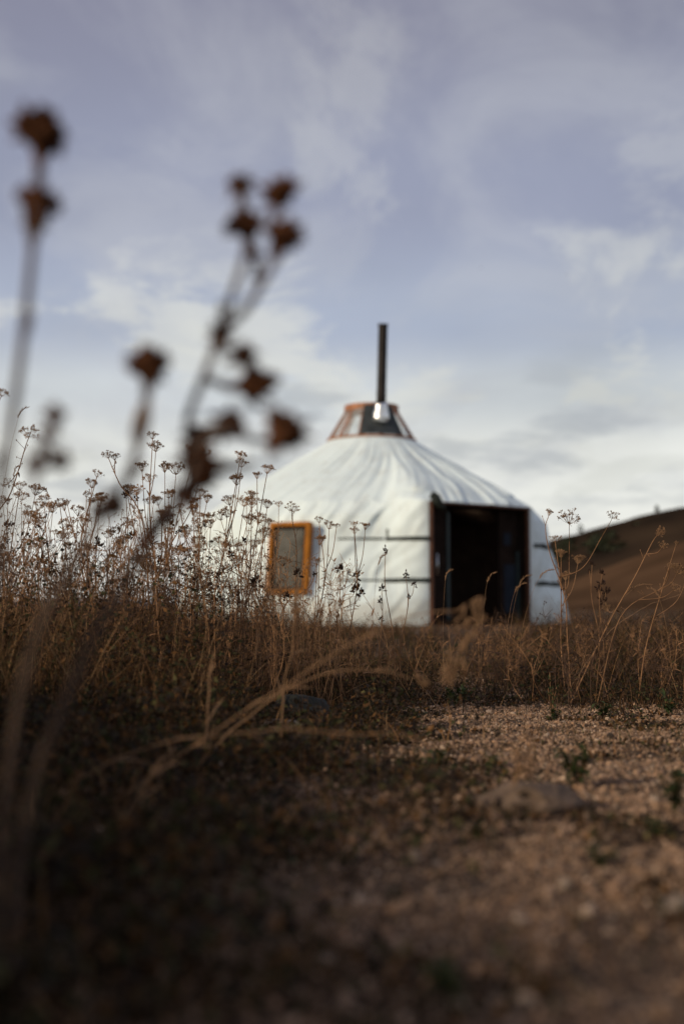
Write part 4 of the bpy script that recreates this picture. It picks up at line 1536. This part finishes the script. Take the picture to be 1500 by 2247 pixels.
# blurred straw in front
def straw(d, pts, heads, label, base_px, thick=.00105, tilt=0.0):
    p0 = P(pts[0][0], pts[0][1], d)
    g = Vector((p0.x, p0.y, gz(p0.x, p0.y)))
    t = thing('straw_stalk', g, label, 'grass')
    b = MB()
    n = len(pts)
    q = [P(x, y, d + tilt * k / (n - 1)) for k, (x, y) in enumerate(pts)]
    sp = spline([g - UZ * .005] + q if (q[0] - g).length > .02 else q, 8)
    for i in range(1, len(sp) - 1):        # dry stems are never quite straight
        sp[i] = sp[i] + Vector((noise.noise(sp[i] * 25), noise.noise(sp[i] * 25 + UZ * 9), noise.noise(sp[i] * 25 + UZ * 5))) * .004
    b.tube(sp, [thick * lerp(1.15, .6, i / (len(sp) - 1)) * (1.45 if i % 9 == 5 else random.uniform(.85, 1.1)) for i in range(len(sp))], 6)
    for i in range(4, len(sp) - 4, 9):     # frayed sheath leaves at the nodes
        b.leaf(sp[i], (sp[i + 1] - sp[i]).normalized() + Vector((random.gauss(0, .3), random.gauss(0, .3), random.gauss(0, .3))), (0, -.4, 1), random.uniform(.02, .05), .0016, .5)
    part('stalk', b, M_straw, t)
    for (x0, y0, x1, y1, w) in heads:
        b = MB()
        dd = d + tilt
        a, e = P(x0, y0, dd), P(x1, y1, dd)
        for i in range(26):
            k = random.random()
            c = lerp(a, e, k)
            wv = w * dd / FPX * math.sin(math.pi * (.12 + .8 * k)) * .5
            c = c + Vector((random.uniform(-1, 1) * wv, random.uniform(-1, 1) * wv, random.uniform(-.4, .4) * wv))
            b.spindle(c, (e - a).normalized() + Vector((random.gauss(0, .35), random.gauss(0, .35), random.gauss(0, .3))), (e - a).length * .30, .0013, 4)
        part('seed_plume', b, M_straw, t)


straw(1.5, [(215, 1792), (335, 1698), (470, 1606), (560, 1546), (680, 1470), (790, 1402), (860, 1368), (950, 1346), (1020, 1338)], [(1050, 1302, 1026, 1396, 62), (1014, 1404, 986, 1486, 40)],
      'blurred pale straw stalk rising diagonally to a hanging plume before the doorway', 470)
straw(1.42, [(40, 1820), (150, 1722), (290, 1652), (400, 1622), (560, 1604), (700, 1604), (850, 1612), (1000, 1640), (1090, 1672)], [(1158, 1610, 1140, 1705, 50)],
      'blurred pale straw stalk lying across the picture above the rounded rock', 290)
straw(1.7, [(395, 1740), (470, 1640), (560, 1560), (640, 1508), (730, 1474), (820, 1470), (905, 1488)], [(915, 1478, 935, 1508, 22)], 'blurred brown straw stalk arching below the diagonal one', 560, .0013)
straw(1.3, [(240, 1850), (290, 1760), (350, 1680), (380, 1640)], [], 'broad blurred straw blade low in the dark weeds on the left', 240, .0026)
straw(1.9, [(612, 1697), (618, 1600), (625, 1500), (640, 1420), (648, 1350)], [(648, 1360, 650, 1300, 14)], 'upright blurred straw stalk left of the diagonal one', 625, .0012)
straw(1.8, [(446, 1717), (450, 1640), (455, 1560), (464, 1470), (470, 1430)], [], 'short upright blurred straw in the left weeds', 455, .0016)
# sharp loose straws lying at the foot of the right-hand plants
for pts, lab in [([(1150, 1508, .03), (1250, 1480, .05), (1330, 1462, .03)], 'fallen straw lying at the foot of the tall umbel plant'),
                 ([(1192, 1520, .01), (1290, 1524, .02), (1352, 1537, .008)], 'fallen straw lying flat along the far gravel edge'),
                 ([(1425, 1520, .0), (1468, 1500, .05), (1512, 1500, .11)], 'pale straw rising to the right edge above the gravel'),
                 ([(1236, 1530, .0), (1330, 1520, .17), (1420, 1515, .25), (1505, 1512, .29)], 'long pale straw leaning right from the tall umbel plant'),
                 ([(690, 1440, .10), (740, 1440, .08), (757, 1444, .04)], 'short bent straw in the grass before the wall')]:
    q = [ground_at(x, y) + UZ * h for x, y, h in pts]
    t = thing('straw_stalk', Vector((q[0].x, q[0].y, gz(q[0].x, q[0].y))), lab, 'grass')
    sp = spline(q, 8)
    for i in range(1, len(sp) - 1):
        sp[i] = sp[i] + Vector((noise.noise(sp[i] * 30), noise.noise(sp[i] * 30 + UZ * 9), noise.noise(sp[i] * 30 + UZ * 5))) * .004
    b = MB(); b.tube(sp, [.0012 * lerp(1.1, .5, i / (len(sp) - 1)) for i in range(len(sp))], 5)
    part('stalk', b, M_straw, t)
